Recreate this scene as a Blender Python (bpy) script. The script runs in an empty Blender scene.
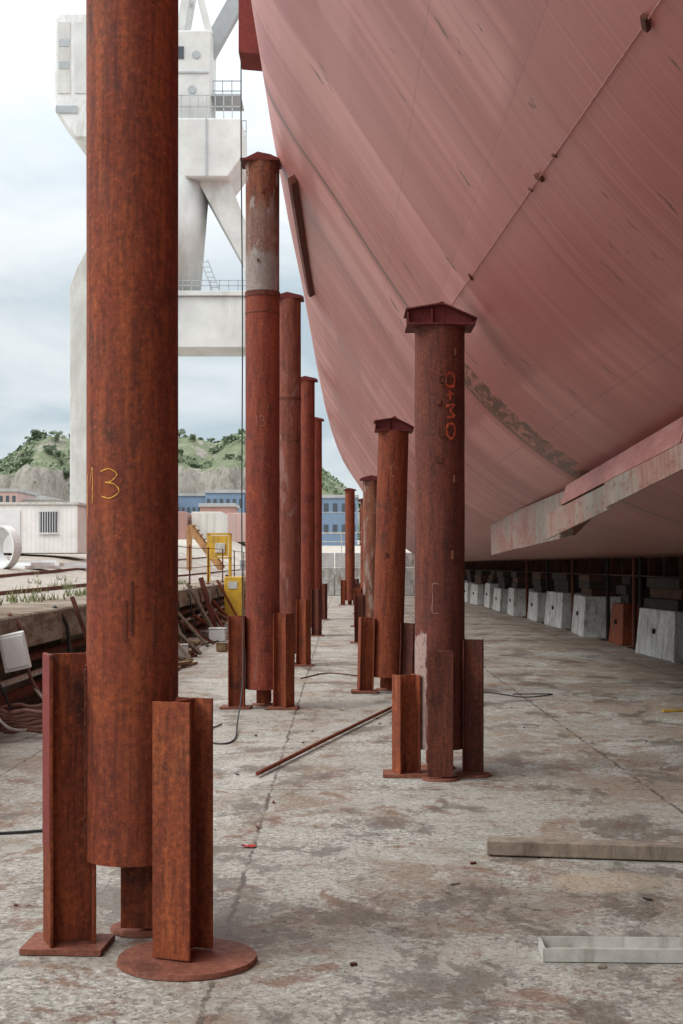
import bpy, bmesh, math, random
from mathutils import Vector, Matrix, noise as mnoise
random.seed(7)
sc = bpy.context.scene
sc.view_settings.view_transform = 'Standard'
try: sc.view_settings.look = 'None'
except: pass
sc.view_settings.exposure = 0
COL = sc.collection
rad = math.radians

# ------------------------------------------------------------------ node helpers
class NT:
    def __init__(s, name):
        s.m = bpy.data.materials.new(name); s.m.use_nodes = True
        s.t = s.m.node_tree; s.n = s.t.nodes; s.l = s.t.links
        s.b = s.n['Principled BSDF']
    def put(s, sock, v):
        if v is None: return
        if hasattr(v, 'is_output'): s.l.new(v, sock)
        elif isinstance(v, (tuple, list)) and len(v) == 3 and sock.type == 'RGBA': sock.default_value = (*v, 1)
        else: sock.default_value = v
    def coord(s, kind='Object'):
        return s.n.new('ShaderNodeTexCoord').outputs[kind]
    def rnd(s): return s.n.new('ShaderNodeObjectInfo').outputs['Random']
    def mapping(s, c, scale=(1,1,1), loc=(0,0,0), rot=(0,0,0)):
        m = s.n.new('ShaderNodeMapping'); s.l.new(c, m.inputs[0])
        m.inputs['Scale'].default_value = scale; s.put(m.inputs['Location'], loc); m.inputs['Rotation'].default_value = rot
        return m.outputs[0]
    def noise(s, c, scale=5, detail=6, rough=.6, dist=0):
        m = s.n.new('ShaderNodeTexNoise'); s.l.new(c, m.inputs['Vector'])
        m.inputs['Scale'].default_value = scale; m.inputs['Detail'].default_value = detail
        m.inputs['Roughness'].default_value = rough; m.inputs['Distortion'].default_value = dist
        return m.outputs['Fac']
    def vor(s, c, scale=5, feature='F1', out='Distance'):
        m = s.n.new('ShaderNodeTexVoronoi'); m.feature = feature; s.l.new(c, m.inputs['Vector'])
        m.inputs['Scale'].default_value = scale
        return m.outputs[out]
    def ramp(s, f, stops):
        m = s.n.new('ShaderNodeValToRGB'); s.l.new(f, m.inputs[0]); e = m.color_ramp.elements
        while len(e) < len(stops): e.new(.5)
        for i, (p, c) in enumerate(stops):
            e[i].position = p
            if not isinstance(c, (tuple, list)): c = (c, c, c)
            e[i].color = (*c, 1)
        return m.outputs[0]
    def mix(s, f, a, b, mode='MIX'):
        m = s.n.new('ShaderNodeMix'); m.data_type = 'RGBA'; m.blend_type = mode
        s.put(m.inputs[0], f); s.put(m.inputs[6], a); s.put(m.inputs[7], b)
        return m.outputs[2]
    def math(s, op, a, b=None, c=None):
        m = s.n.new('ShaderNodeMath'); m.operation = op
        s.put(m.inputs[0], a); s.put(m.inputs[1], b)
        if c is not None: s.put(m.inputs[2], c)
        return m.outputs[0]
    def sep(s, c):
        m = s.n.new('ShaderNodeSeparateXYZ'); s.l.new(c, m.inputs[0]); return m.outputs
    def offs(s, c):
        cx = s.n.new('ShaderNodeCombineXYZ'); r = s.rnd()
        v = s.math('MULTIPLY', r, 37.0)
        for i in range(3): s.l.new(v, cx.inputs[i])
        a = s.n.new('ShaderNodeVectorMath'); a.operation = 'ADD'; s.l.new(c, a.inputs[0]); s.l.new(cx.outputs[0], a.inputs[1])
        return a.outputs[0]
    def bump(s, h, strength=.3, dist=.01):
        m = s.n.new('ShaderNodeBump'); s.l.new(h, m.inputs['Height'])
        m.inputs['Strength'].default_value = strength; m.inputs['Distance'].default_value = dist
        s.l.new(m.outputs[0], s.b.inputs['Normal'])
    def fin(s, col, rough=.8, metal=0, spec=None):
        s.put(s.b.inputs['Base Color'], col); s.put(s.b.inputs['Roughness'], rough); s.b.inputs['Metallic'].default_value = metal
        if spec is not None: s.b.inputs['Specular IOR Level'].default_value = spec
        return s.m

def rust(name, dark=(.05,.016,.01), mid=(.17,.042,.02), bright=(.34,.10,.035), paint=None, pamt=.5, streak=1.0, special=None):
    t = NT(name); oc = t.coord(); c = t.offs(oc)
    st = t.noise(t.mapping(c, (8, 8, .85)), 1.6, 8, .70, .4)
    st2 = t.noise(t.mapping(c, (30, 30, 2.2)), 1.6, 4, .65, .3)
    pa = t.noise(c, 2.4, 8, .68, .6)
    sp = t.noise(c, 38, 4, .78)
    col = t.ramp(pa, [(.31, dark), (.45, mid), (.60, tuple(x*1.12 for x in mid)), (.73, bright)])
    col = t.mix(t.ramp(st, [(.46, 0), (.63, .65*streak)]), col, bright)
    col = t.mix(t.ramp(st, [(.31, .7), (.43, 0)]), col, dark)
    col = t.mix(t.ramp(st2, [(.36, .42*streak), (.5, 0)]), col, dark)
    col = t.mix(t.ramp(sp, [(.37, .5), (.5, 0)]), col, dark)
    col = t.mix(t.ramp(sp, [(.56, 0), (.69, .45)]), col, tuple(min(1, x*1.45) for x in bright))
    if paint:
        pn = t.noise(t.mapping(c, (3, 3, .9)), 1.7, 8, .68, .6)
        col = t.mix(t.ramp(pn, [(pamt, 0), (pamt+.08, .75)]), col, t.mix(sp, tuple(x*.6 for x in paint), paint))
    if special == 'grey_top':
        s = t.sep(oc); z = t.math('ADD', s[2], t.math('MULTIPLY', t.math('SUBTRACT', t.noise(t.mapping(c, (3, 3, 1)), 3, 7, .7), .5), .7))
        m = t.ramp(t.math('MULTIPLY', t.math('SUBTRACT', z, 4.8), 1/1.6), [(.0, .85), (.28, .85), (.34, .25), (.60, .35), (.72, .0)])
        grey = t.mix(st, (.14,.115,.105), (.46,.43,.41))
        col = t.mix(m, col, t.mix(t.ramp(sp, [(.4, .4), (.55, 0)]), grey, (.15,.09,.07)))
        pn = t.noise(t.mapping(c, (2.5, 2.5, 1.2)), 2.4, 7, .68)
        col = t.mix(t.ramp(pn, [(.57, 0), (.60, .6)]), col, (.34,.31,.29))
    if special == 'worn_foot':
        s = t.sep(oc); wx = t.math('ADD', s[0], t.math('MULTIPLY', t.math('SUBTRACT', pa, .5), .12))
        m = t.math('MULTIPLY', t.math('LESS_THAN', wx, -.12), t.math('LESS_THAN', t.math('ADD', s[2], t.math('MULTIPLY', pa, .8)), 1.5))
        m = t.math('MULTIPLY', m, t.math('LESS_THAN', s[1], 0.0))
        col = t.mix(t.math('MULTIPLY', m, t.ramp(sp, [(.38, .35), (.48, .85)])), col, (.42,.30,.265))
        m2 = t.math('MULTIPLY', t.math('LESS_THAN', s[2], .62), t.math('LESS_THAN', wx, .0))
        col = t.mix(t.math('MULTIPLY', m2, t.ramp(pa, [(.48, 0), (.56, .7)])), col, (.32,.21,.18))
    t.bump(t.mix(.5, pa, sp), .45, .012)
    return t.fin(col, t.ramp(pa, [(.3, .6), (.7, .9)]), spec=.3)

def simple(name, col, var=.25, scale=6, rough=.7, dirt=None, metal=0, bump=.15):
    t = NT(name); c = t.offs(t.coord())
    n = t.noise(c, scale, 6, .65)
    lo = tuple(x*(1-var) for x in col); hi = tuple(min(1, x*(1+var)) for x in col)
    k = t.ramp(n, [(.3, lo), (.7, hi)])
    if dirt:
        d = t.noise(t.mapping(c, (2.2, 2.2, .5)), scale*.5, 7, .7, .5)
        k = t.mix(t.ramp(d, [(.5, 0), (.68, .8)]), k, dirt)
    t.bump(t.noise(c, scale*5, 3, .6), bump, .01)
    return t.fin(k, rough, metal)

M = {}
R_MID, R_BR = (.178,.038,.018), (.34,.088,.030)
M['rust'] = rust('rust_tube', dark=(.052,.016,.01), mid=R_MID, bright=R_BR)
M['rust_red'] = rust('rust_tube_red', dark=(.06,.017,.012), mid=(.195,.040,.024), bright=(.30,.072,.034), paint=(.28,.12,.09), pamt=.61)
M['rust_top'] = rust('rust_tube_grey_band', mid=(.16,.05,.028), bright=(.29,.11,.055), special='grey_top')
M['rust_foot'] = rust('rust_tube_worn_foot', dark=(.045,.016,.013), mid=(.12,.034,.024), bright=(.22,.06,.033), special='worn_foot')
M['rust_leg'] = rust('rust_leg', dark=(.05,.015,.01), mid=(.195,.044,.019), bright=(.39,.108,.035))
M['rust_dark'] = rust('rust_dark', dark=(.03,.012,.009), mid=(.105,.030,.02), bright=(.21,.06,.029))
M['rust_paint'] = rust('rust_worn_paint', mid=(.18,.06,.035), bright=(.30,.12,.06), paint=(.38,.28,.24), pamt=.50)
M['rust_paint2'] = rust('rust_few_paint', mid=(.18,.05,.033), bright=(.28,.09,.055), paint=(.34,.18,.15), pamt=.56)
M['cap'] = rust('cap_paint', dark=(.05,.012,.012), mid=(.14,.024,.024), bright=(.20,.045,.035), streak=.5)
M['primer'] = rust('red_primer', dark=(.10,.02,.018), mid=(.21,.042,.036), bright=(.25,.06,.045), streak=.3)
M['plate'] = rust('base_plate_rust', dark=(.08,.03,.02), mid=(.22,.078,.05), bright=(.34,.15,.10), streak=.3)
M['white'] = simple('white_paint', (.68,.70,.70), .1, 1.5, .5, dirt=(.44,.44,.40))
M['crane'] = simple('crane_paint', (.58,.60,.585), .18, .5, .55, dirt=(.38,.37,.33), bump=.05)
M['crane_dark'] = simple('crane_grey', (.38,.42,.44), .2, .5, .6)
M['yellow'] = simple('yellow_paint', (.62,.38,.03), .2, 4, .5, dirt=(.25,.14,.05))
M['orange'] = simple('orange_paint', (.44,.24,.10), .25, 4, .6, dirt=(.25,.14,.08))
M['chalk'] = simple('yellow_chalk', (.68,.38,.06), .3, 60, .9)
M['redchalk'] = simple('red_chalk', (.50,.085,.035), .45, 24, .9)
M['scrap_red'] = simple('scrap_red', (.40,.03,.03), .3, 30, .7)
M['palechalk'] = simple('pale_chalk', (.34,.19,.14), .3, 60, .9)
M['wood'] = simple('grey_timber', (.27,.22,.17), .35, 9, .85, dirt=(.12,.09,.065), bump=.4)
M['wood2'] = simple('brown_timber', (.24,.15,.08), .35, 9, .85, dirt=(.1,.06,.035), bump=.4)
M['black'] = simple('black_rubber', (.02,.02,.022), .2, 9, .6)
M['packing'] = simple('shade_dark_packing', (.035,.026,.020), .6, 4, .95)  # near-black colour paints in the deep shade under the hull
M['packing_rust'] = simple('rusty_packing', (.075,.034,.02), .6, 4, .95)
M['hose'] = simple('red_hose', (.19,.09,.065), .3, 9, .7)
M['galv'] = simple('galvanised', (.55,.55,.51), .2, 8, .45, dirt=(.3,.27,.22), metal=.1)
M['girder'] = simple('dark_girder', (.022,.018,.016), .3, 3, .9)
M['glass'] = simple('dark_glass', (.06,.075,.09), .2, 2, .2)
M['trunk'] = simple('bark', (.12,.10,.08), .3, 3, .9)
M['blue'] = simple('blue_cladding', (.15,.22,.32), .15, .3, .6)
M['brick'] = simple('brick_wall', (.36,.20,.17), .15, .5, .8)
M['pale'] = simple('pale_render', (.58,.56,.52), .12, .3, .8)
M['roof'] = simple('grey_roof', (.35,.35,.35), .2, .4, .8)
M['pink'] = simple('pink_render', (.47,.32,.29), .12, .3, .8)
M['weld'] = simple('weld_seam', (.32,.14,.12), .4, 20, .7)
def corrugated():
    t = NT('corrugated_white'); c = t.coord(); s = t.sep(c)
    w = t.math('SINE', t.math('MULTIPLY', t.math('ADD', s[0], s[1]), 45.0))
    n = t.noise(c, 1.2, 7, .7)
    t.bump(w, .12, .02)
    return t.fin(t.ramp(n, [(.35, (.64,.64,.61)), (.6, (.78,.78,.76))]), .6)
M['corr'] = corrugated()
def block_mat():
    t = NT('block_concrete'); c = t.offs(t.coord())
    n = t.noise(c, 1.8, 8, .7, .4); d = t.noise(t.mapping(c, (3, 3, .7)), 1.8, 7, .74)
    k = t.ramp(n, [(.34, (.38,.38,.36)), (.5, (.60,.61,.59)), (.66, (.76,.77,.75))])
    k = t.mix(t.ramp(d, [(.50, 0), (.61, .75)]), k, (.25,.20,.16))
    f = t.noise(c, 22, 5, .75)
    k = t.mix(t.ramp(f, [(.36, .6), (.47, 0)]), k, (.2,.18,.16))
    t.bump(f, .3, .012)
    return t.fin(k, .9)
M['block'] = block_mat()
def quay_mat():
    t = NT('quay_concrete'); c = t.coord()
    n = t.noise(c, .7, 8, .7, .3); d = t.noise(t.mapping(c, (.6, .6, 3)), 1.6, 8, .75, .5)
    f = t.noise(c, 16, 6, .8)
    k = t.ramp(n, [(.3, (.21,.18,.135)), (.5, (.36,.315,.245)), (.7, (.44,.41,.35))])
    k = t.mix(t.ramp(d, [(.47, 0), (.57, .8)]), k, (.13,.085,.048))
    k = t.mix(t.ramp(f, [(.36, .7), (.5, 0)]), k, (.10,.075,.05))
    t.bump(f, .7, .05)
    return t.fin(k, .9)
M['quay'] = quay_mat()
def yard_mat():
    t = NT('yard_gravel'); c = t.coord()
    n = t.noise(c, .25, 8, .7, .5); f = t.noise(c, 9, 5, .8)
    k = t.ramp(n, [(.3, (.28,.25,.20)), (.5, (.46,.43,.38)), (.7, (.55,.53,.49))])
    k = t.mix(t.ramp(f, [(.35, .6), (.6, 0)]), k, (.18,.155,.12))
    g = t.noise(t.mapping(c, (1, .3, 1)), .8, 8, .7)
    k = t.mix(t.ramp(g, [(.62, 0), (.70, .5)]), k, (.17,.18,.10))
    t.bump(f, .8, .05)
    return t.fin(k, .95)
M['yard'] = yard_mat()
def floor_mat():
    t = NT('dock_floor_concrete'); c = t.coord(); s = t.sep(c)
    big = t.noise(c, .35, 5, .6, .4)
    med = t.noise(c, 1.7, 9, .76, .3)
    fine = t.noise(c, 26, 6, .80)
    agg = t.vor(c, 48, 'F1', 'Color'); aggv = t.sep(agg)[0]
    k = t.ramp(med, [(.32, (.31,.30,.26)), (.45, (.46,.455,.405)), (.57, (.56,.555,.505)), (.70, (.66,.66,.61))])
    ap = t.noise(t.mapping(c, (1, .7, 1), (17, 3, 0)), 1.2, 6, .72, .4)
    am = t.ramp(ap, [(.40, .15), (.55, .9)])
    k = t.mix(am, k, t.mix(.6, k, t.ramp(aggv, [(.05, (.16,.15,.125)), (.45, (.43,.42,.38)), (.8, (.62,.61,.56)), (.97, (.84,.83,.78))])))
    dn = t.noise(t.mapping(c, (1, .7, 1), (3, 9, 0)), .9, 9, .76, .5)
    under = t.n.new('ShaderNodeMapRange'); t.l.new(s[0], under.inputs[0]); under.inputs[1].default_value = .5; under.inputs[2].default_value = 5; under.inputs[3].default_value = 0; under.inputs[4].default_value = .09
    k = t.mix(t.ramp(t.math('ADD', dn, under.outputs[0]), [(.50, 0), (.60, .72)]), k, (.31,.22,.155))
    dn2 = t.noise(t.mapping(c, (1, .8, 1), (43, 9, 0)), 2.3, 8, .78, .4)
    k = t.mix(t.ramp(dn2, [(.555, 0), (.605, .75)]), k, (.25,.125,.08))
    nearr = t.n.new('ShaderNodeMapRange'); t.l.new(s[1], nearr.inputs[0]); nearr.inputs[1].default_value = 5; nearr.inputs[2].default_value = 10; nearr.inputs[3].default_value = .022; nearr.inputs[4].default_value = 0
    ds = t.noise(t.mapping(c, (1, .6, 1), (31, 5, 0)), 1.5, 10, .76, .3)
    stain = t.ramp(t.math('ADD', ds, nearr.outputs[0]), [(.54, 0), (.557, .8), (.66, 1)])
    k = t.mix(t.math('MULTIPLY', stain, .72), k, (.115,.09,.073))
    ps = t.noise(t.mapping(c, (1, .6, 1), (71, 15, 0)), 2.8, 9, .80, .2)
    k = t.mix(t.ramp(ps, [(.58, 0), (.63, .5)]), k, (.74,.735,.69))
    # sandy spill beside the plank
    dx = t.math('MULTIPLY', t.math('SUBTRACT', s[0], 1.45), 1.3); dy = t.math('MULTIPLY', t.math('SUBTRACT', s[1], 7.35), 2.2)
    rr_ = t.math('ADD', t.math('ADD', t.math('MULTIPLY', dx, dx), t.math('MULTIPLY', dy, dy)), t.math('MULTIPLY', med, 1.2))
    k = t.mix(t.ramp(rr_, [(.75, .75), (1.0, 0)]), k, (.60,.50,.38))
    k = t.mix(t.ramp(fine, [(.37, .85), (.46, 0)]), k, (.12,.098,.08))
    k = t.mix(t.ramp(fine, [(.57, 0), (.67, .45)]), k, (.78,.77,.72))
    pit = t.vor(t.mapping(c, (1, 1, 1), (5, 5, 0)), 16, 'F1', 'Distance')
    k = t.mix(t.math('MULTIPLY', t.math('LESS_THAN', pit, .12), t.ramp(ap, [(.43, 0), (.48, .8)])), k, (.08,.065,.055))
    k = t.mix(t.ramp(big, [(.35, .30), (.6, 0)]), k, (.25,.20,.155))
    wob = t.math('MULTIPLY', t.math('SUBTRACT', t.noise(c, 4, 7, .8), .5), .12)
    def ln(axis, v, w):
        a = t.math('ABSOLUTE', t.math('SUBTRACT', t.math('ADD', s[axis], wob), v))
        return t.math('LESS_THAN', a, w)
    j = ln(0, -.52, .011)
    for ax, v, w in ((0, 2.3, .013), (0, -2.7, .01), (0, 5.0, .015), (1, 10.4, .012), (1, 13.2, .016), (1, 19.2, .02), (1, 25.2, .03), (1, 31, .04)):
        j = t.math('MAXIMUM', j, ln(ax, v, w))
    brk = t.ramp(t.noise(c, 2.7, 6, .7), [(.40, .15), (.54, .95)])
    j = t.math('MULTIPLY', j, brk)
    k = t.mix(t.math('MULTIPLY', j, .8), k, (.07,.05,.04))
    r = t.mix(stain, (.92,)*3, (.36,)*3)
    h = t.mix(.6, med, fine); h = t.mix(t.math('MULTIPLY', j, .5), h, (0, 0, 0))
    t.bump(h, .9, .035)
    return t.fin(k, r, spec=.3)
M['floor'] = floor_mat()
def hull_mat():
    t = NT('hull_primer'); uv = t.coord('UV'); s = t.sep(uv)
    st = t.noise(t.mapping(uv, (.25, 6, 1)), 2.0, 7, .68, .25)
    st2 = t.noise(t.mapping(uv, (.5, 30, 1)), 1.0, 5, .7, .1)
    b1 = t.noise(t.mapping(uv, (.02, .62, 1), (3, 5, 0), (0, 0, .10)), 1.0, 1.5, .5, 0)
    b2 = t.noise(t.mapping(uv, (.8, .03, 1), (13, 5, 0), (0, 0, -.05)), 1.0, 1.5, .5, 0)
    b3 = t.noise(t.mapping(uv, (.05, .9, 1), (31, 2, 0), (0, 0, -.35)), 1.0, 1.5, .5, 0)
    k = t.ramp(b1, [(.36, (.35,.112,.098)), (.40, (.50,.182,.162)), (.45, (.40,.132,.117)), (.50, (.56,.225,.203)), (.54, (.45,.16,.142)), (.60, (.60,.265,.24))])
    k = t.mix(t.ramp(b2, [(.41, .7), (.44, 0)]), k, (.36,.113,.10))
    k = t.mix(t.ramp(b2, [(.52, 0), (.55, .5)]), k, (.60,.265,.24))
    k = t.mix(t.ramp(b3, [(.49, 0), (.515, .55)]), k, (.38,.122,.108))
    patch = t.noise(uv, .7, 6, .65)
    br = t.n.new('ShaderNodeTexBrick'); t.l.new(t.mapping(uv, (1, 1, 1), (.35, -.4, 0), (0, 0, math.pi/2)), br.inputs['Vector'])
    br.inputs['Scale'].default_value = 1; br.inputs['Brick Width'].default_value = 9.0; br.inputs['Row Height'].default_value = 2.4
    br.inputs['Mortar Size'].default_value = .006; br.inputs['Mortar Smooth'].default_value = .2
    br.inputs['Color1'].default_value = (.90, .88, .88, 1); br.inputs['Color2'].default_value = (1.05, 1.05, 1.05, 1); br.inputs['Mortar'].default_value = (.80, .76, .76, 1)
    k = t.mix(.8, k, br.outputs['Color'], 'MULTIPLY')
    k = t.mix(t.ramp(st, [(.36, .32), (.48, 0)]), k, (.30,.09,.08))
    k = t.mix(t.ramp(st2, [(.52, 0), (.66, .28)]), k, (.66,.34,.31))
    k = t.mix(t.ramp(st2, [(.34, .3), (.44, 0)]), k, (.28,.085,.075))
    k = t.mix(t.ramp(patch, [(.5, 0), (.7, .3)]), k, (.37,.12,.105))
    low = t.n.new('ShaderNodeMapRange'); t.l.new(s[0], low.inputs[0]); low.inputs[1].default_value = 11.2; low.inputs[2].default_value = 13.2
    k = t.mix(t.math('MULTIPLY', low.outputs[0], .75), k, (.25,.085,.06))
    wob = t.math('MULTIPLY', t.math('SUBTRACT', t.noise(uv, 2, 4, .6), .5), .08)
    a = t.math('ABSOLUTE', t.math('SUBTRACT', t.math('ADD', s[1], wob), 14.0))
    k = t.mix(t.math('MULTIPLY', t.math('LESS_THAN', a, .085), .85), k, (.13,.055,.04))
    wob2 = t.math('MULTIPLY', t.math('SUBTRACT', t.noise(uv, 1.6, 5, .7), .5), .7)
    near = t.math('LESS_THAN', t.math('ABSOLUTE', t.math('SUBTRACT', t.math('ADD', s[1], wob2), 13.5)), .42)
    rr = t.math('MULTIPLY', t.math('GREATER_THAN', s[0], 10.05), t.math('LESS_THAN', s[0], 12.35))
    bn = t.noise(t.mapping(uv, (4.2, 1.2, 1), (3, 1, 0)), 2.2, 7, .72, .3)
    nr = t.math('MULTIPLY', near, rr)
    k = t.mix(t.math('MULTIPLY', nr, t.ramp(bn, [(.42, 0), (.45, .75)])), k, (.26,.10,.055))
    k = t.mix(t.math('MULTIPLY', nr, t.ramp(bn, [(.49, 0), (.51, .95)])), k, (.085,.032,.018))
    for v0 in (8.1, 19.5, 26.0, 33.0):
        a2 = t.math('ABSOLUTE', t.math('SUBTRACT', t.math('ADD', s[1], wob), v0)); k = t.mix(t.math('MULTIPLY', t.math('LESS_THAN', a2, .02+v0*.0025), .25), k, (.18,.065,.055))
    sc_ = t.noise(t.mapping(uv, (1.5, 3.6, 1), (4, 8, 0)), 1.5, 4, .6, .2)
    k = t.mix(t.ramp(sc_, [(.66, 0), (.675, .85)]), k, (.13,.06,.036))
    pin = t.noise(t.mapping(uv, (9, 12, 1), (4, 8, 0)), 1.3, 3, .6, .2)
    k = t.mix(t.ramp(pin, [(.72, 0), (.74, .7)]), k, (.16,.07,.045))
    for uu in (9.3, 11.5):
        b = t.math('ABSOLUTE', t.math('SUBTRACT', s[0], uu)); k = t.mix(t.math('MULTIPLY', t.math('LESS_THAN', b, .006), .3), k, (.14,.05,.04))
    t.bump(t.mix(.5, st2, b1), .08, .02)
    return t.fin(k, .45, spec=.5)
M['hull'] = hull_mat()
def plain_hull():
    t = NT('hull_primer_plain'); c = t.coord(); n = t.noise(t.mapping(c, (1, .4, 2)), 3, 7, .7, .4); f = t.noise(c, 14, 5, .7)
    k = t.ramp(n, [(.3, (.17,.05,.042)), (.5, (.27,.095,.082)), (.7, (.32,.15,.13))]); k = t.mix(t.ramp(f, [(.36, .7), (.46, 0)]), k, (.11,.05,.036))
    return t.fin(k, .65)
M['hull_plain'] = plain_hull()
def keel_mat():
    t = NT('bilge_keel_paint'); c = t.coord()
    n = t.noise(t.mapping(c, (1, .40, 1.0)), 1.4, 8, .68, .5); f = t.noise(t.mapping(c, (1, .5, 2)), 8, 6, .78)
    k = t.ramp(n, [(.32, (.22,.085,.066)), (.42, (.29,.155,.125)), (.50, (.27,.225,.19)), (.57, (.215,.21,.175)), (.64, (.29,.165,.135)), (.72, (.32,.135,.11))])
    k = t.mix(t.ramp(f, [(.38, .85), (.46, 0)]), k, (.13,.052,.03))
    st = t.noise(t.mapping(c, (1, 4, .25)), 3, 6, .7)
    k = t.mix(t.ramp(st, [(.50, 0), (.58, .7)]), k, (.21,.085,.052))
    t.bump(f, .3, .01)
    return t.fin(k, .6)
M['keel'] = keel_mat()
def hill_mat():
    t = NT('hill_ground'); c = t.coord()
    g = t.n.new('ShaderNodeNewGeometry'); sl = t.sep(g.outputs['Normal'])[2]
    n = t.noise(c, .07, 9, .75, .6); f = t.noise(t.mapping(c, (1, 1, .5)), .45, 8, .8)
    green = t.ramp(f, [(.3, (.12,.155,.09)), (.5, (.19,.23,.13)), (.7, (.30,.32,.21))])
    rock = t.ramp(f, [(.36, (.23,.205,.18)), (.5, (.38,.35,.31)), (.64, (.50,.47,.42))])
    m = t.ramp(t.math('ADD', sl, t.math('MULTIPLY', t.math('SUBTRACT', n, .5), 2.2)), [(.62, 1), (.72, 0)])
    t.bump(f, 1, 1.5)
    return t.fin(t.mix(m, green, rock), .95)
M['hill'] = hill_mat()
def leaf_mat(name, a, b):
    t = NT(name); g = t.n.new('ShaderNodeNewGeometry')
    return t.fin(t.ramp(g.outputs['Random Per Island'], [(0, a), (1, b)]), .8)
M['leaf'] = leaf_mat('hazed_foliage', (.085,.12,.075), (.18,.235,.13))  # leaf colours paled to paint in distance haze
M['grass'] = leaf_mat('grass_blades', (.10,.13,.05), (.24,.26,.12))

# ------------------------------------------------------------------ mesh helpers
def mesh_obj(name, verts, faces, mat, parent=None, loc=(0,0,0), smooth=False, bevel=0):
    me = bpy.data.meshes.new(name); me.from_pydata([tuple(v) for v in verts], [], faces); me.update()
    bm = bmesh.new(); bm.from_mesh(me); bmesh.ops.recalc_face_normals(bm, faces=bm.faces)
    if bevel: bmesh.ops.bevel(bm, geom=bm.edges[:], offset=bevel, segments=1, affect='EDGES')
    bm.to_mesh(me); bm.free()
    if smooth:
        for p in me.polygons: p.use_smooth = True
    me.materials.append(M[mat])
    o = bpy.data.objects.new(name, me); o.location = loc; COL.objects.link(o)
    if parent: o.parent = parent
    return o
class Geo:
    def __init__(s): s.v = []; s.f = []
    def add(s, v, f):
        b = len(s.v); s.v += [Vector(x) for x in v]; s.f += [tuple(b+i for i in q) for q in f]; return s
    def box(s, x0, x1, y0, y1, z0, z1, mtx=None):
        v = [Vector(p) for p in ((x0,y0,z0),(x1,y0,z0),(x1,y1,z0),(x0,y1,z0),(x0,y0,z1),(x1,y0,z1),(x1,y1,z1),(x0,y1,z1))]
        if mtx: v = [mtx @ p for p in v]
        return s.add(v, [(0,3,2,1),(4,5,6,7),(0,1,5,4),(1,2,6,5),(2,3,7,6),(3,0,4,7)])
    def prism(s, poly, a0, a1, axis='z', mtx=None):
        n = len(poly)
        def P(p, a):
            q = {'z': (p[0], p[1], a), 'y': (p[0], a, p[1]), 'x': (a, p[0], p[1])}[axis]
            q = Vector(q); return mtx @ q if mtx else q
        v = [P(p, a0) for p in poly] + [P(p, a1) for p in poly]
        return s.add(v, [tuple(range(n)), tuple(range(2*n-1, n-1, -1))] + [(i, (i+1) % n, n+(i+1) % n, n+i) for i in range(n)])
    def cyl(s, p0, p1, r0, r1=None, seg=12, cap=True):
        r1 = r0 if r1 is None else r1
        p0, p1 = Vector(p0), Vector(p1); d = (p1-p0).normalized()
        a = d.orthogonal().normalized(); b = d.cross(a)
        v = []
        for p, r in ((p0, r0), (p1, r1)):
            for i in range(seg):
                t = 2*math.pi*i/seg; v.append(p + a*r*math.cos(t) + b*r*math.sin(t))
        f = [(i, (i+1) % seg, seg+(i+1) % seg, seg+i) for i in range(seg)]
        if cap: f += [tuple(range(seg)), tuple(range(2*seg-1, seg-1, -1))]
        return s.add(v, f)
    def beam(s, p0, p1, w, h=None):
        h = h or w; p0, p1 = Vector(p0), Vector(p1); d = (p1-p0).normalized()
        up = Vector((0,0,1)) if abs(d.z) < .95 else Vector((0,1,0))
        a = d.cross(up).normalized(); b = a.cross(d)
        v = [p + a*sx*w/2 + b*sz*h/2 for p in (p0, p1) for sx, sz in ((-1,-1),(1,-1),(1,1),(-1,1))]
        return s.add(v, [(0,1,2,3),(7,6,5,4),(0,4,5,1),(1,5,6,2),(2,6,7,3),(3,7,4,0)])
    def tube(s, pts, r, seg=6):
        pts = [Vector(p) for p in pts]; n = len(pts); v = []; f = []
        for i, p in enumerate(pts):
            d = (pts[min(i+1, n-1)] - pts[max(i-1, 0)]).normalized()
            up = Vector((0,0,1)) if abs(d.z) < .9 else Vector((1,0,0))
            a = d.cross(up).normalized(); b = a.cross(d)
            for k in range(seg):
                t = 2*math.pi*k/seg; v.append(p + a*r*math.cos(t) + b*r*math.sin(t))
        for i in range(n-1):
            for k in range(seg): f.append((i*seg+k, i*seg+(k+1) % seg, (i+1)*seg+(k+1) % seg, (i+1)*seg+k))
        f += [tuple(range(seg)), tuple(range(n*seg-1, (n-1)*seg-1, -1))]
        return s.add(v, f)
    def obj(s, name, mat, parent=None, loc=(0,0,0), smooth=False, bevel=0):
        return mesh_obj(name, s.v, s.f, mat, parent, loc, smooth, bevel)
def spline(pts, n=8):
    pts = [Vector(p) for p in pts]; P = [pts[0]*2-pts[1]] + pts + [pts[-1]*2-pts[-2]]; out = []
    for i in range(1, len(P)-2):
        for k in range(n):
            t = k/n; a, b, c, d = P[i-1], P[i], P[i+1], P[i+2]
            out.append(.5*((2*b)+(c-a)*t+(2*a-5*b+4*c-d)*t*t+(3*b-a-3*c+d)*t**3))
    out.append(P[-2]); return out
def meta(o, label, cat, group=None, kind=None):
    o['label'] = label; o['category'] = cat
    if group: o['group'] = group
    if kind: o['kind'] = kind
    return o
def struct(o, label=None, cat=None):
    o['kind'] = 'structure'; o['label'] = label or o.name; o['category'] = cat or o.name.split('.')[0]; return o
def thing(name, loc, label, cat, group=None, rot=0):
    e = bpy.data.objects.new(name, None); e.empty_display_size = .3; e.location = loc; e.rotation_euler = (0, 0, rot); COL.objects.link(e)
    return meta(e, label, cat, group)
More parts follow.
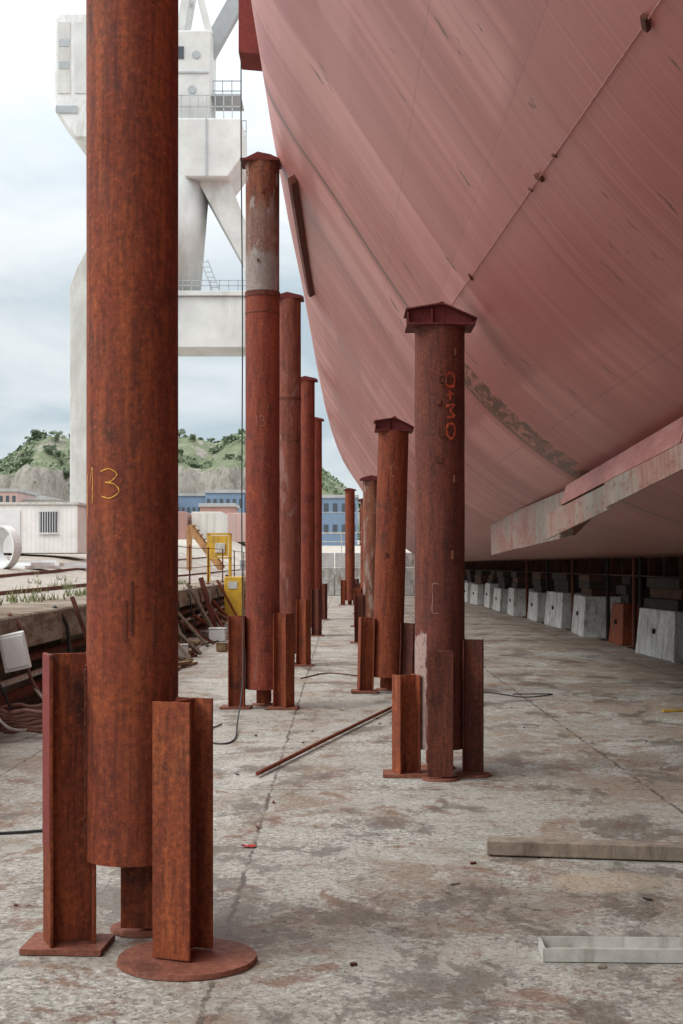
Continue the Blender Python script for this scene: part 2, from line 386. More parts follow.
def autosmooth(o, ang=40):
    me = o.data
    for p in me.polygons: p.use_smooth = True
    bm = bmesh.new(); bm.from_mesh(me)
    for e in bm.edges:
        e.smooth = not (len(e.link_faces) == 2 and e.calc_face_angle(0) > rad(ang))
    bm.to_mesh(me); bm.free()

# ------------------------------------------------------------------ camera
cam = bpy.data.cameras.new('camera'); co = bpy.data.objects.new('camera', cam); COL.objects.link(co)
co.location = (0, 0, 1.67); co.rotation_euler = (rad(90), 0, 0)
cam.sensor_fit = 'VERTICAL'; cam.sensor_height = 36; cam.lens = 36*1400/1024
cam.shift_y = 53/1024; cam.clip_end = 5000; cam.clip_start = .1
sc.camera = co

# ------------------------------------------------------------------ world & sun
w = bpy.data.worlds.new('World'); sc.world = w; w.use_nodes = True
n, l = w.node_tree.nodes, w.node_tree.links
bg = n['Background']; bg.inputs[1].default_value = 1.0
sky = n.new('ShaderNodeTexSky'); sky.sky_type = 'NISHITA'; sky.sun_disc = False
sky.sun_elevation = rad(48); sky.sun_rotation = rad(-110)
tc = n.new('ShaderNodeTexCoord'); mp = n.new('ShaderNodeMapping'); mp.inputs['Scale'].default_value = (1, 1, 2.2)
mp.inputs['Location'].default_value = (.15, .6, .05)
l.new(tc.outputs['Generated'], mp.inputs[0])
nz = n.new('ShaderNodeTexNoise'); nz.inputs['Scale'].default_value = 5.0; nz.inputs['Detail'].default_value = 6; nz.inputs['Roughness'].default_value = .55
nz.inputs['Distortion'].default_value = .5
l.new(mp.outputs[0], nz.inputs['Vector'])
cr = n.new('ShaderNodeValToRGB'); l.new(nz.outputs['Fac'], cr.inputs[0])
cr.color_ramp.elements[0].position = .38; cr.color_ramp.elements[0].color = (.55, .66, .73, 1)
cr.color_ramp.elements[1].position = .60; cr.color_ramp.elements[1].color = (.87, .92, .945, 1)
sp = n.new('ShaderNodeSeparateXYZ'); l.new(tc.outputs['Generated'], sp.inputs[0])
mr = n.new('ShaderNodeMapRange'); l.new(sp.outputs[2], mr.inputs[0]); mr.inputs[1].default_value = 0.18; mr.inputs[2].default_value = .75
mr.inputs[3].default_value = 0.0; mr.inputs[4].default_value = 1.0
up = n.new('ShaderNodeMix'); up.data_type = 'RGBA'; l.new(mr.outputs[0], up.inputs[0]); l.new(cr.outputs[0], up.inputs[6]); up.inputs[7].default_value = (2.7, 2.7, 2.68, 1)
sc1 = n.new('ShaderNodeMix'); sc1.data_type = 'RGBA'; sc1.blend_type = 'MULTIPLY'; sc1.inputs[0].default_value = 1
l.new(sky.outputs[0], sc1.inputs[6]); sc1.inputs[7].default_value = (.1, .1, .1, 1)
mx = n.new('ShaderNodeMix'); mx.data_type = 'RGBA'; mx.inputs[0].default_value = .88
l.new(sc1.outputs[2], mx.inputs[6]); l.new(up.outputs[2], mx.inputs[7]); l.new(mx.outputs[2], bg.inputs[0])
sun = bpy.data.lights.new('sun', 'SUN'); sun.energy = 1.4; sun.angle = rad(25); sun.color = (1, .97, .92)
so = bpy.data.objects.new('sun', sun); COL.objects.link(so)
sd = Vector((-.85, -.35, .75)).normalized()
so.rotation_euler = sd.to_track_quat('Z', 'Y').to_euler()

# ------------------------------------------------------------------ ground
g = Geo(); g.add([(-1500,-300,0),(1500,-300,0),(1500,3000,0),(-1500,3000,0)], [(0,1,2,3)])
struct(g.obj('ground', 'floor'), 'stained worn concrete dock floor', 'ground')

QE = -3.4
def sstep(a, b, x):
    t = max(0, min(1, (x-a)/(b-a))); return t*t*(3-2*t)
def zq(x, y): return 1.13 + .026*max(0, y-12)*sstep(0, 6, -4.2-x) if x < QE+.1 else 1.13
xs = [QE, -3.7, -4.2, -5, -6, -7, -8, -9, -10.5, -12, -15, -20, -30, -50, -90, -150, -260, -600]
ys = [-30, 0, 6, 12, 15, 18, 22, 26, 30, 36, 42, 50, 60, 75, 90, 120, 160, 220, 300, 420, 900]
v = []; f = []
for x in xs:
    for y in ys: v.append((x, y, zq(x, y) + (mnoise.noise((x*.3, y*.3, 0))*.05 if x < -5 else 0)))
ny = len(ys)
for i in range(len(xs)-1):
    for j in range(ny-1): f.append((i*ny+j, (i+1)*ny+j, (i+1)*ny+j+1, i*ny+j+1))
q = mesh_obj('quay_ground', v, f, 'yard'); struct(q, 'gravel and concrete yard above the dock', 'ground')
g = Geo()
y = -20
while y < 74.9:
    y2 = min(y+5.8, 74.9); g.box(-4.5, QE+.03+random.uniform(-.01,.02), y+.012, y2-.012, .78, 1.145+random.uniform(-.006,.008)); y = y2
struct(g.obj('quay_coping', 'quay', bevel=.02), 'brown weathered concrete coping slab of the dock', 'dock edge')
g = Geo(); g.box(-4.8, -4.0, -20, 74.9, -.1, .79)
for yy in range(-18, 74, 4): g.box(-4.0, -3.6, yy, yy+.35, -.1, .785)
struct(g.obj('quay_wall', 'quay'), 'recessed dark concrete wall under the coping', 'dock wall')
g = Geo(); g.add([(QE,78,1.13),(600,78,1.13),(600,900,22),(QE,900,22)], [(0,1,2,3)])
g.add([(QE,78,-.1),(600,78,-.1),(600,78,1.13),(QE,78,1.13)], [(0,1,2,3)])
struct(g.obj('far_quay', 'yard'), 'yard ground beyond the dock end', 'ground')
t = thing('dock_end_wall', (0, 76, 0), 'pale concrete wall closing the dock end', 'wall')
for i in range(16):
    g = Geo(); g.box(-3.35+i*1.5, -3.35+i*1.5+1.47, random.uniform(0, .05), 1.2, 0, 1.55); g.obj('wall_panel', 'block', t, bevel=.03)
for i in range(16):
    g = Geo(); g.box(-3.35+i*1.5, -3.35+i*1.5+1.44, .15+random.uniform(0, .05), 1.2, 1.56, 2.35+random.choice([0,0,.2])); g.obj('wall_panel', random.choice(['white','block','pale']), t, bevel=.03)
for x in [-3+1.5*k for k in range(10)]:
    g = Geo(); g.cyl((x,1,2.3),(x,1,3.5),.03); g.obj('rail_post', 'galv', t)
for z in (2.95, 3.45):
    g = Geo(); g.cyl((-3.2,1,z),(11,1,z),.025); g.obj('rail', 'galv', t)
g = Geo(); g.box(22, 26, -20, 76, -.1, 2.6)
struct(g.obj('far_dock_wall', 'quay'), 'concrete wall on the other side of the dock', 'dock wall')

# ------------------------------------------------------------------ hull
SEC = [(-.95,13.5),(-.93,11),(-.90,9),(-.87,7.9),(-.83,7.1),(-.766,6.5),(-.5,5.98),(-.115,5.42),(.685,4.22),(1.285,3.42),(1.9,2.85),(2.485,2.47),(3.3,2.12),(4.2,1.93),(5.4,1.85),(8,1.85),(12,1.85),(16,1.85),(18,2.3),(19.6,4.2),(20.4,7),(20.5,13.5)]
S = [(p.x, p.z) for p in spline([(a, 0, b) for a, b in SEC], 6)]
arc = [0]
for a, b in zip(S, S[1:]): arc.append(arc[-1]+math.dist(a, b))
def interp(tab, x):
    if x <= tab[0][0]: return tab[0][1]
    for (a, va), (b, vb) in zip(tab, tab[1:]):
        if x <= b: return va+(vb-va)*(x-a)/(b-a)
    return tab[-1][1]
SH = [(-10,0),(16,0),(20,.03),(25,.10),(35,.18),(43,.27),(50,.40),(56,.55),(62,.75),(68,1.05),(74,1.5)]
def hull_xz(i, y): 
    x, z = S[i]; return x + interp(SH, y)*sstep(8, -1, x)
def hull_pt_s(s, y, off=0):
    for i in range(len(arc)-1):
        if arc[i+1] >= s: break
    t = (s-arc[i])/(arc[i+1]-arc[i]); a, b = S[i], S[i+1]
    x = a[0]+(b[0]-a[0])*t; z = a[1]+(b[1]-a[1])*t
    nx, nz = (b[1]-a[1]), -(b[0]-a[0]); L = math.hypot(nx, nz); nx, nz = nx/L, nz/L
    if nx*(-1)+nz*(-1) < 0: nx, nz = -nx, -nz
    return Vector((x+interp(SH, y)*sstep(8, -1, x)+nx*off, y, z+nz*off))
def s_at_x(x):
    for i in range(len(S)-1):
        if S[i][0] <= x <= S[i+1][0] and S[i][1] < 8: return arc[i]+(arc[i+1]-arc[i])*(x-S[i][0])/max(1e-6, S[i+1][0]-S[i][0])
Y = [-12+1.0*i for i in range(87)]
me = bpy.data.meshes.new('hull'); v = []; f = []
N = len(S)
for y in Y:
    for i in range(N): v.append((hull_xz(i, y), y, S[i][1]))
for j in range(len(Y)-1):
    for i in range(N-1): f.append((j*N+i, j*N+i+1, (j+1)*N+i+1, (j+1)*N+i))
f.append(tuple(range(N))); f.append(tuple(range((len(Y)-1)*N+N-1, (len(Y)-1)*N-1, -1)))
for j in range(len(Y)-1): f.append((j*N, (j+1)*N, (j+1)*N+N-1, j*N+N-1))
me.from_pydata(v, [], f); me.update()
uvl = me.uv_layers.new(name='UVMap')
for p in me.polygons:
    p.use_smooth = len(p.vertices) == 4 and p.index < (len(Y)-1)*(N-1)
    for li, vi in zip(p.loop_indices, p.vertices): uvl.data[li].uv = (arc[vi % N], Y[vi//N])
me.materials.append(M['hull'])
ship = thing('ship', (0, 0, 0), 'huge pink red primed ship hull resting over the dock on props', 'ship')
ho = bpy.data.objects.new('hull', me); COL.objects.link(ho); ho.parent = ship
def kx(y): return 2.19+(y-9.4)*.024
def keel_seg(y0, y1, top, bot, dx=0):
    g = Geo(); n = 8; V = []
    for i in range(n+1):
        y = y0+(y1-y0)*i/n; p = hull_pt_s(s_at_x(kx(y)), y); X = p.x+dx; t_, b_ = top(y), bot(y)
        V += [(X-.07, y, t_), (X-.06, y, b_), (X-.045, y, b_-.002), (X+.16, y, b_+.20), (X+.26, y, t_+.04)]
    F = []
    for i in range(n):
        for k in range(5): F.append((i*5+k, i*5+(k+1) % 5, (i+1)*5+(k+1) % 5, (i+1)*5+k))
    F += [(0,1,2,3,4), (n*5+4, n*5+3, n*5+2, n*5+1, n*5)]
    return g.add(V, F)
bl = lambda y: 2.205-.0405*(y-9.4)
tp = lambda y: 2.375-.026*(y-9.4)
keel_seg(2, 7.6, tp, bl, -.05).obj('bilge_keel', 'keel', ship)
keel_seg(7.64, 11.2, tp, bl, -.06).obj('bilge_keel', 'keel', ship)
keel_seg(11.24, 15.3, lambda y: tp(y)-.01, lambda y: bl(y)-.02, -.045).obj('bilge_keel', 'keel', ship)
keel_seg(14.3, 19.8, lambda y: 2.46-.001*(y-14), lambda y: 1.97-.012*(y-14.5), .12).obj('bilge_keel', 'keel', ship)
keel_seg(19.86, 25.3, lambda y: 2.455-.001*(y-14), lambda y: 1.98-.012*(y-14.5), .13).obj('bilge_keel', 'keel', ship)
for (ya, yb) in ((2, 8.4), (8.44, 13.9)):
    g = Geo(); pts = []
    for y in (ya, yb):
        p = hull_pt_s(s_at_x(kx(y)), y); zt = 2.575-.015*(y-9.4)-(.05 if y > 13 else 0); zb = tp(y)+.004
        pts += [Vector((p.x-.07, y, zt)), Vector((p.x-.13, y, zb)), Vector((p.x-.04, y, zb)), Vector((p.x+.05, y, zt))]
    g.add(pts, [(0,1,2,3),(7,6,5,4),(0,4,5,1),(1,5,6,2),(2,6,7,3),(3,7,4,0)])
    g.obj('keel_flange', 'hull_plain', ship)
g = Geo(); s0 = s_at_x(-.5)
V = []
for y in (15.6, 17, 19, 21, 22.2):
    a = hull_pt_s(s0-.05, y); b = hull_pt_s(s0-.05, y, .09); c = hull_pt_s(s0+.03, y, .09); d = hull_pt_s(s0+.03, y)
    V += [a, b, c, d]
F = [(0,1,2,3), (19,18,17,16)]
for i in range(4):
    for k in range(4): F.append((i*4+k, i*4+(k+1) % 4, (i+1)*4+(k+1) % 4, (i+1)*4+k))
g.add(V, F); g.obj('side_strip', 'rust_dark', ship)
g = Geo(); g.prism([(-1.03, 6.80), (-.80, 6.78), (-.74, 6.88), (-.74, 12), (-1.03, 12)], 14.0, 14.5, 'y'); g.obj('side_fender', 'primer', ship)
ca = thing('hull_cable', (0, 0, 0), 'thin rusty cable with clips running along the hull', 'cable')
def cxx(y): return 1.185-(y-2)*.0255
pts = []
for i in range(60):
    y = 2+i*.175; pts.append(hull_pt_s(s_at_x(cxx(y)), y, .010+.0015*math.sin(i*1.3)))
Geo().tube(pts, .0038, 5).obj('cable', 'weld', ca)
for y, s_ in ((5.05, 1.0), (6.9, .6), (7.35, 1.0), (7.62, .5), (10.4, .8)):
    p = hull_pt_s(s_at_x(cxx(y)), y, .014)
    Mx = Matrix.Translation(p) @ Matrix.Rotation(rad(52), 4, 'Y') @ Matrix.Rotation(rad(y*30), 4, 'Z') @ Matrix.Scale(s_, 4)
    g = Geo(); g.box(-.016, .016, -.034, .034, -.010, .010, Mx); g.obj('clip', 'rust_dark', ca, bevel=.002)

# ------------------------------------------------------------------ columns
def hbeam_geo(g, cx, cy, orient, z0, z1, b=.18, h=.19, t=.014):
    Mx = Matrix.Translation((cx, cy, 0)) @ Matrix.Rotation(orient, 4, 'Z')
    poly = [(-h/2,-b/2),(-h/2+t,-b/2),(-h/2+t,-t/2),(h/2-t,-t/2),(h/2-t,-b/2),(h/2,-b/2),(h/2,b/2),(h/2-t,b/2),(h/2-t,t/2),(-h/2+t,t/2),(-h/2+t,b/2),(-h/2,b/2)]
    g.prism(poly, z0, z1, 'z', Mx)
def ribbon(strokes, R, w):
    g = Geo()
    for st in strokes:
        pts = [(p.x, p.z) for p in spline([(a, 0, b) for a, b in st], 5)] if len(st) > 2 else st
        V = []
        for i, (a, z) in enumerate(pts):
            a2, z2 = pts[min(i+1, len(pts)-1)]; a1, z1 = pts[max(i-1, 0)]
            dx, dz = (a2-a1)*R, z2-z1; L = math.hypot(dx, dz) or 1; nx, nz = -dz/L, dx/L
            ww = w*(.35+.8*random.random())
            for sg in (-1, 1):
                aa = a+sg*nx*ww/2/R; zz = z+sg*nz*ww/2
                V.append(((R+.0025)*math.sin(aa), -(R+.0025)*math.cos(aa), zz))
        g.add(V, [(2*i, 2*i+1, 2*i+3, 2*i+2) for i in range(len(pts)-1)])
    return g
R = .2
def tube_geo(z0, z1, R=R, wall=.012, seg=56):
    g = Geo(); prof = [(R-wall, z0), (R, z0)]
    nz = 14
    for i in range(1, nz): prof.append((R+random.uniform(-.0012,.0012), z0+(z1-z0)*i/nz))
    prof += [(R, z1), (R-wall, z1)]
    v = []; f = []
    for r, z in prof:
        for k in range(seg):
            t = 2*math.pi*k/seg; v.append((r*math.cos(t), r*math.sin(t), z))
    m = len(prof)
    for i in range(m):
        j = (i+1) % m
        for k in range(seg): f.append((i*seg+k, i*seg+(k+1) % seg, j*seg+(k+1) % seg, j*seg+k))
    return g.add(v, f)
def ring(z, h, r, e, mat='rust_dark', rin=.19, seg=40, name='collar'):
    v = []; f = []; g = Geo()
    for rr, zz in ((rin, z), (r, z), (r, z+h), (rin, z+h)):
        for k in range(seg):
            t = 2*math.pi*k/seg; v.append((rr*math.cos(t), rr*math.sin(t), zz))
    for i in range(4):
        j = (i+1) % 4
        for k in range(seg): f.append((i*seg+k, i*seg+(k+1) % seg, j*seg+(k+1) % seg, j*seg+k))
    g.add(v, f); g.obj(name, mat, e)
def column(x, y, zb, zt, legs, label, mat='rust', legmat='rust_leg', cap='wedge', tilt=(0, 0), capmat='cap', capw=.27, group='steel props holding up the ship'):
    e = thing('steel_prop', (x, y, 0), label, 'prop', group)
    o = tube_geo(zb, zt).obj('tube', mat, e); autosmooth(o, 50)
    for L in legs:
        (az, dist, orient, top, base) = L[:5]; b, h = L[5:7] if len(L) > 5 else (.17, .19)
        lm = L[7] if len(L) > 7 else (random.choice([legmat, legmat, 'rust_dark']) if y > 7 else legmat)
        a = rad(az); cx, cy = dist*math.cos(a), dist*math.sin(a)
        g = Geo(); hbeam_geo(g, cx, cy, rad(orient), .03, top, b, h)
        g.obj('leg', lm, e, bevel=.002)
        g = Geo()
        if base == 'round': g.cyl((cx+.02, cy-.02, 0.004), (cx+.02, cy-.02, .024), .295, .29, 40)
        elif base == 'small': g.cyl((cx, cy, 0.004), (cx, cy, .018), .15, .145, 24)
        else: g.prism([(-.18,-.13),(.17,-.15),(.19,.12),(-.17,.15)], .004, .028, 'z', Matrix.Translation((cx-.01, cy, 0)))
        g.obj('base_plate', 'plate', e)
    if cap == 'wedge':
        c = capw
        g = Geo(); g.box(-c, c, -c*.8, c*.8, zt+.001, zt+.016); g.obj('cap_plate', capmat, e)
        poly = [(-c*.96, zt+.017), (c*.96, zt+.017), (c*.96, zt+.048), (c*.12, zt+.15), (-c*.06, zt+.155), (-c*.96, zt+.115)]
        for ya in (-.17, .15):
            g = Geo(); g.prism(poly, ya, ya+.012, 'y'); g.obj('cap_web', capmat, e)
        for xa, zh in ((-c*.99, .113), (-c*.30, .146), (c*.97, .046)):
            g = Geo(); g.prism([(-.205, zt+.017), (-.171, zt+.017), (-.171, zt+zh), (-.205, zt+zh-.02)], xa, xa+.012, 'x'); g.obj('stiffener', capmat, e)
        top = [(c*1.04, zt+.042), (c*.12, zt+.151), (-c*.06, zt+.156), (-c*1.04, zt+.114), (-c*1.04, zt+.126), (-c*.06, zt+.169), (c*.12, zt+.164), (c*1.04, zt+.055)]
        g = Geo(); g.prism(top, -.215, .2, 'y'); g.obj('cap_top', capmat, e)
        g = Geo(); g.prism([(-c*.06, zt+.170), (c*.12, zt+.170), (c*.10, zt+.195), (-c*.03, zt+.195)], -.12, .12, 'y'); g.obj('packing_wedge', 'rust_dark', e)
    elif cap == 'plate':
        g = Geo(); c = capw
        g.box(-c, c, -c*.8, c*.8, zt+.001, zt+.025)
        top = [(-c*.9, zt+.026), (c*.9, zt+.026), (c*.9, zt+.05), (-c*.1, zt+.11), (-c*.9, zt+.05)]
        g.prism(top, -.15, .15, 'y')
        g.obj('cap', capmat, e)
    e.rotation_euler = (tilt[0], tilt[1], 0)
    return e
def lug(e, th, z, w=.03, h=.05, d=.02):
    g = Geo(); Mx = Matrix.Rotation(th, 4, 'Z') @ Matrix.Translation((0, -R-d/2+.003, z)); g.box(-w/2, w/2, -d/2, d/2, -h/2, h/2, Mx); g.obj('lug', 'rust_dark', e)

c1 = column(-.918, 6.15, .385, 6.3, [(188, .272, 202, 1.285, 'rect', .17, .20), (-43, .34, -111, 1.10, 'round', .175, .22), (88, .26, 88, .85, 'small')],
            'thick rust brown steel prop with yellow chalk 13 on beam legs', mat='rust', legmat='rust_leg')
Mx = Matrix.Translation((.272*math.cos(rad(188)), .272*math.sin(rad(188)), 0)) @ Matrix.Rotation(rad(202), 4, 'Z')
g = Geo(); g.box(.1005, .103, -.083, .083, .45, 1.28, Mx); g.obj('painted_face', 'primer', c1)
def digit3(a0, z0, w, h):
    return [(a0, z0+h*.92), (a0+w*.5, z0+h), (a0+w*.9, z0+h*.8), (a0+w*.55, z0+h*.56), (a0+w*.25, z0+h*.54), (a0+w*.75, z0+h*.48), (a0+w*1.0, z0+h*.22), (a0+w*.55, z0), (a0+w*.05, z0+h*.07)]
ribbon([[(-.97, 2.02), (-.86, 2.09), (-.85, 1.99), (-.87, 1.935)], digit3(-.58, 1.955, .44, .125), [(-1.1, 2.06), (-1.12, 1.97), (-1.1, 1.88)]], R, .0052).obj('chalk_number', 'chalk', c1)
for th, z0, z1 in ((.0, 1.35, 1.52), (.14, 1.37, 1.60), (.62, 1.33, 1.5)):
    g = Geo(); Mx = Matrix.Rotation(th, 4, 'Z') @ Matrix.Translation((0, -R-.001, 0)); g.box(-.005, .005, -.004, .004, z0, z1, Mx); g.obj('weld_mark', 'rust_dark', c1)
for th, nn in ((-1.25, 68), (.62, 56)):
    g = Geo()
    pts = [(math.sin(th)*(R+.003)+random.uniform(-.003,.003), -math.cos(th)*(R+.003)+random.uniform(-.003,.003), .43+i*.012) for i in range(nn)]
    g.tube(pts, .0085, 6); g.obj('weld_bead', 'rust_dark', c1)

c2 = column(-.925, 16.4, .22, 4.80, [(198, .31, 180, 1.08, 'rect', .17, .19, 'rust_leg'), (-32, .30, -35, 1.11, 'rect', .17, .19, 'rust_leg'), (90, .3, 90, 1.0, 'small')],
            'tall rust red steel prop with grey band on upper section', mat='rust_red', cap=None)
o = tube_geo(4.86, 6.36, R=.198).obj('upper_tube', 'rust_top', c2); autosmooth(o, 50)
ring(4.80, .06, .208, c2); ring(4.60, .012, .204, c2)
g = Geo(); g.box(-.25, .22, -.2, .2, 6.361, 6.385); g.prism([(-.22, 6.385), (.22, 6.385), (.1, 6.44), (-.05, 6.47)], -.15, .15, 'y'); g.obj('cap', 'cap', c2)
lug(c2, .1, 6.0); lug(c2, -.2, 5.2, .02, .03); lug(c2, .45, 3.5)
ribbon([[(-.3, 3.4), (-.3, 3.28)], digit3(-.12, 3.28, .3, .12)], R, .006).obj('chalk_number', 'palechalk', c2)

LL = [(195, .30, 180, 1.05, 'rect'), (-35, .30, -30, 1.1, 'rect'), (90, .3, 90, 1.0, 'small')]
c3 = column(-.875, 23.3, .2, 6.08, LL, 'slender worn prop with faded paint under the hull', mat='rust_paint2', cap='plate', capw=.25)
ring(4.4, .05, .206, c3)
c4 = column(-.83, 33.0, .2, 6.0, LL, 'rust red steel prop with flat plate cap', mat='rust_red', cap='plate')
c5 = column(-.80, 43.0, .2, 6.1, LL, 'rust red steel prop with flat plate cap', mat='rust_red', cap='plate')
c6 = column(.35, 58.0, .2, 4.75, LL, 'far rust red steel prop beside the stern', mat='rust', cap='plate')
c7 = column(.785, 11.2, .21, 3.56, [(201, .29, 200, .80, 'rect', .17, .18, 'rust_leg'), (-93, .295, -90, 1.0, 'small', .19, .17, 'rust_dark'), (-20, .275, -10, 1.08, 'small', .12, .16, 'rust_dark'), (90, .3, 90, 1.0, 'small')],
            'rust brown steel prop with crimson wedge cap and red chalk letters', mat='rust_foot', cap='wedge')
def zz(py): return 1.67+(565-py)*.0079
ribbon([[(.18,zz(377)),(.36,zz(373)),(.54,zz(378)),(.5,zz(386)),(.27,zz(387)),(.16,zz(382)),(.18,zz(377))],
        [(.20,zz(396)),(.52,zz(394))], [(.34,zz(390)),(.36,zz(401))],
        [(.18,zz(407)),(.54,zz(405)),(.36,zz(411)),(.54,zz(417)),(.2,zz(418))],
        [(.28,zz(424)),(.50,zz(425)),(.57,zz(432)),(.42,zz(439)),(.24,zz(436)),(.19,zz(430)),(.28,zz(424))]], R, .022).obj('chalk_letters', 'redchalk', c7)
lug(c7, .05, 3.15, .05, .1, .02); lug(c7, .62, 3.35, .03, .05); lug(c7, .55, 1.75, .06, .07, .03); lug(c7, .62, 2.35, .05, .06, .02); lug(c7, -.1, 2.95, .03, .04, .02); lug(c7, -.1, 2.5, .05, .05, .012)
for th, z in ((.05, 3.15), (.0, 2.75)):
    g = Geo(); p = Vector((math.sin(th)*(R+.02), -math.cos(th)*(R+.02), z)); g.tube([p+Vector((.03*math.cos(a), 0, .04*math.sin(a)-.03)) for a in [i*2*math.pi/14 for i in range(15)]], .006); g.obj('ring', 'rust_dark', c7)
ribbon([[(-.1,1.52),(-.35,1.52),(-.35,1.41),(-.35,1.30),(-.1,1.29)]], R, .006).obj('chalk_mark', 'palechalk', c7)
c8 = column(.60, 18.4, .2, 3.42, [(200, .31, 190, .98, 'rect', .17, .19, 'rust_leg'), (-30, .31, -30, .92, 'rect', .17, .19, 'rust_dark'), (90, .3, 90, 1.0, 'small')],
            'rust brown steel prop leaning slightly with red cap', mat='rust', cap='wedge', tilt=(0, rad(1.4)), capw=.25)
ribbon([[(.1,3.0),(-.1,2.95),(-.12,2.85),(.1,2.82)]], R, .008).obj('chalk_mark', 'palechalk', c8)
ribbon([[(.15,2.4),(.3,2.4),(.2,2.3)]], R, .008).obj('chalk_mark', 'palechalk', c8)
lug(c8, .2, 2.6); lug(c8, -.3, 1.8)
c9 = column(.66, 30.0, .2, 3.48, LL, 'worn prop with whitish peeling paint', mat='rust_paint', cap='plate')
c10 = column(.72, 38.0, .2, 3.4, LL, 'rust red steel prop under the hull', mat='rust', cap='plate')
c11 = column(.85, 48.0, .2, 3.5, LL, 'rust red steel prop under the hull', mat='rust', cap='plate')

# ------------------------------------------------------------------ keel blocks
def keel_block(x, y, L, wid, h, label, bm='block'):
    e = thing('keel_block', (x, y, 0), label, 'keel block', 'concrete blocks under the keel', rot=random.uniform(-.07, .07) if x < 8 else 0)
    b2 = L/2
    g = Geo()
    # slightly tapered block: sloped ends and face
    v = [(-wid/2,-b2,0),(wid/2,-b2,0),(wid/2,b2,0),(-wid/2,b2,0),(-wid/2+.06,-b2+.12,h),(wid/2,-b2+.12,h),(wid/2,b2-.12,h),(-wid/2+.06,b2-.12,h)]
    g.add(v, [(0,3,2,1),(4,5,6,7),(0,1,5,4),(1,2,6,5),(2,3,7,6),(3,0,4,7)]); g.obj('concrete_base', bm, e, bevel=.015)
    zt = 1.44 if x < 8 else 1.7
    n = 3 if x < 8 else 1
    for k in range(n):
        za, zb_ = h+.002+(zt-h)*k/n, h+(zt-h)*(k+1)/n-.003; q = random.uniform(0, .14)
        g = Geo(); g.box(-wid/2+.12+q, wid/2-.04, -L/2+.18+q, L/2-.18-q*.5, za, zb_); g.obj('timber', random.choice(['packing', 'packing', 'packing_rust']), e, bevel=.01)
    g = Geo(); g.cyl((-wid/2-.01, 0, h*.55), (-wid/2+.05, 0, h*.55), .05, .05, 10); g.obj('hole_shade_disc', 'girder', e)  # solid near-black disc paints the shade inside a hole
    return e
for y, L in ((17.0, 2.2), (21.0, 2.4), (25.3, 2.6), (33.4, 2.7), (37.9, 2.7), (42.3, 2.7), (46.7, 2.7), (51.1, 2.7), (55.4, 2.7), (59.6, 2.7), (63.8, 2.7), (67.9, 2.5)):
    keel_block(6.15+random.uniform(-.10,.10), y, L, 1.0, .88+random.uniform(-.09,.07), 'pale concrete keel block with painted dark lifting hole under the hull')
keel_block(6.05, 29.6, 1.2, .55, .86, 'narrow rusty orange steel block between concrete ones', bm='rust_leg')
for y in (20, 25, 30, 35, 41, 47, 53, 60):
    keel_block(9.6, y, 3.4, 1.6, 1.2, 'added near-black keel block darkening the gap behind the front ones', bm='packing')  # back row added to darken the gap, shade painted as near-black blocks
for xx, z0 in ((6.2, 1.44), (9.6, 1.72)):
    t = thing('keel_girder', (xx, 0, 0), 'dark steel girder lying on the keel blocks', 'girder')
    g = Geo(); zt = 1.845
    g.box(-.3, .3, 14, 70, zt-.03, zt); g.box(-.02, .02, 14, 70, z0+.025, zt-.03); g.box(-.3, .3, 14, 70, z0, z0+.024)
    y = 14
    while y < 70: g.box(-.27, -.02, y, y+.03, z0+.024, zt-.03); y += 1.3
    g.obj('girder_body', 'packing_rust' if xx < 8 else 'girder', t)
for i, y in enumerate((19.1, 23.2, 27.6, 28.2, 31.0, 35.7, 40.1, 44.5)):
    e = thing('support_strut', (5.9, y, 0), 'thin dark steel strut between keel blocks', 'strut', 'struts between the keel blocks')
    g = Geo(); g.cyl((0,0,0.02),(0,0,1.84), .045); g.box(-.15,.15,-.15,.15,.004,.025); g.obj('post', 'rust_dark' if i % 2 == 1 else 'girder', e)
for i, y in enumerate((18.9, 23.2, 28.2, 30.9, 35.4, 39.6)):
    e = thing('side_shore', (7.6, y, 0), 'dark wooden shoring post deep under the hull', 'shoring', 'shoring under the keel')
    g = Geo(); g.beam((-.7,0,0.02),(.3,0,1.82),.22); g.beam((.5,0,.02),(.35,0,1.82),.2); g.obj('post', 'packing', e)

# ------------------------------------------------------------------ floor debris
t = thing('timber_plank', (0, 0, 0), 'long grey weathered timber lying on the concrete', 'plank')
g = Geo(); g.beam((.84, 8.08, .05), (2.9, 7.75, .05), .13, .085); g.obj('plank', 'wood', t, bevel=.006)
t = thing('steel_channel', (0, 0, 0), 'whitish open steel channel lying on the floor', 'channel')
g = Geo(); Mx = Matrix.Translation((.85, 5.98, .004)) @ Matrix.Rotation(rad(-2), 4, 'Z')
g.prism([(-.10,0),(.10,0),(.10,.055),(.092,.055),(.092,.01),(-.092,.01),(-.092,.055),(-.10,.055)], 0, 1.5, 'x', Mx)
g.box(.0, .012, -.09, .09, .011, .052, Mx); g.obj('channel', 'galv', t)
t = thing('rusty_pole', (0, 0, 0), 'long thin rusty pole lying across the floor', 'pole')
g = Geo(); g.tube([(-.66, 11.0, .03), (-.2, 12.9, .035), (.62, 16.3, .03)], .018, 8); g.obj('pole', 'rust', t)
t = thing('red_rag', (-.55, 8.28, 0), 'small crumpled red scrap on the floor', 'scrap')
g = Geo(); me_ = []
for i in range(5):
    for j in range(4): me_.append((i*.02-.04, j*.02-.03, .006+random.random()*.016))
g.add(me_, [(i*4+j, (i+1)*4+j, (i+1)*4+j+1, i*4+j+1) for i in range(4) for j in range(3)]); g.obj('rag', 'scrap_red', t)
rs = random.Random(11)
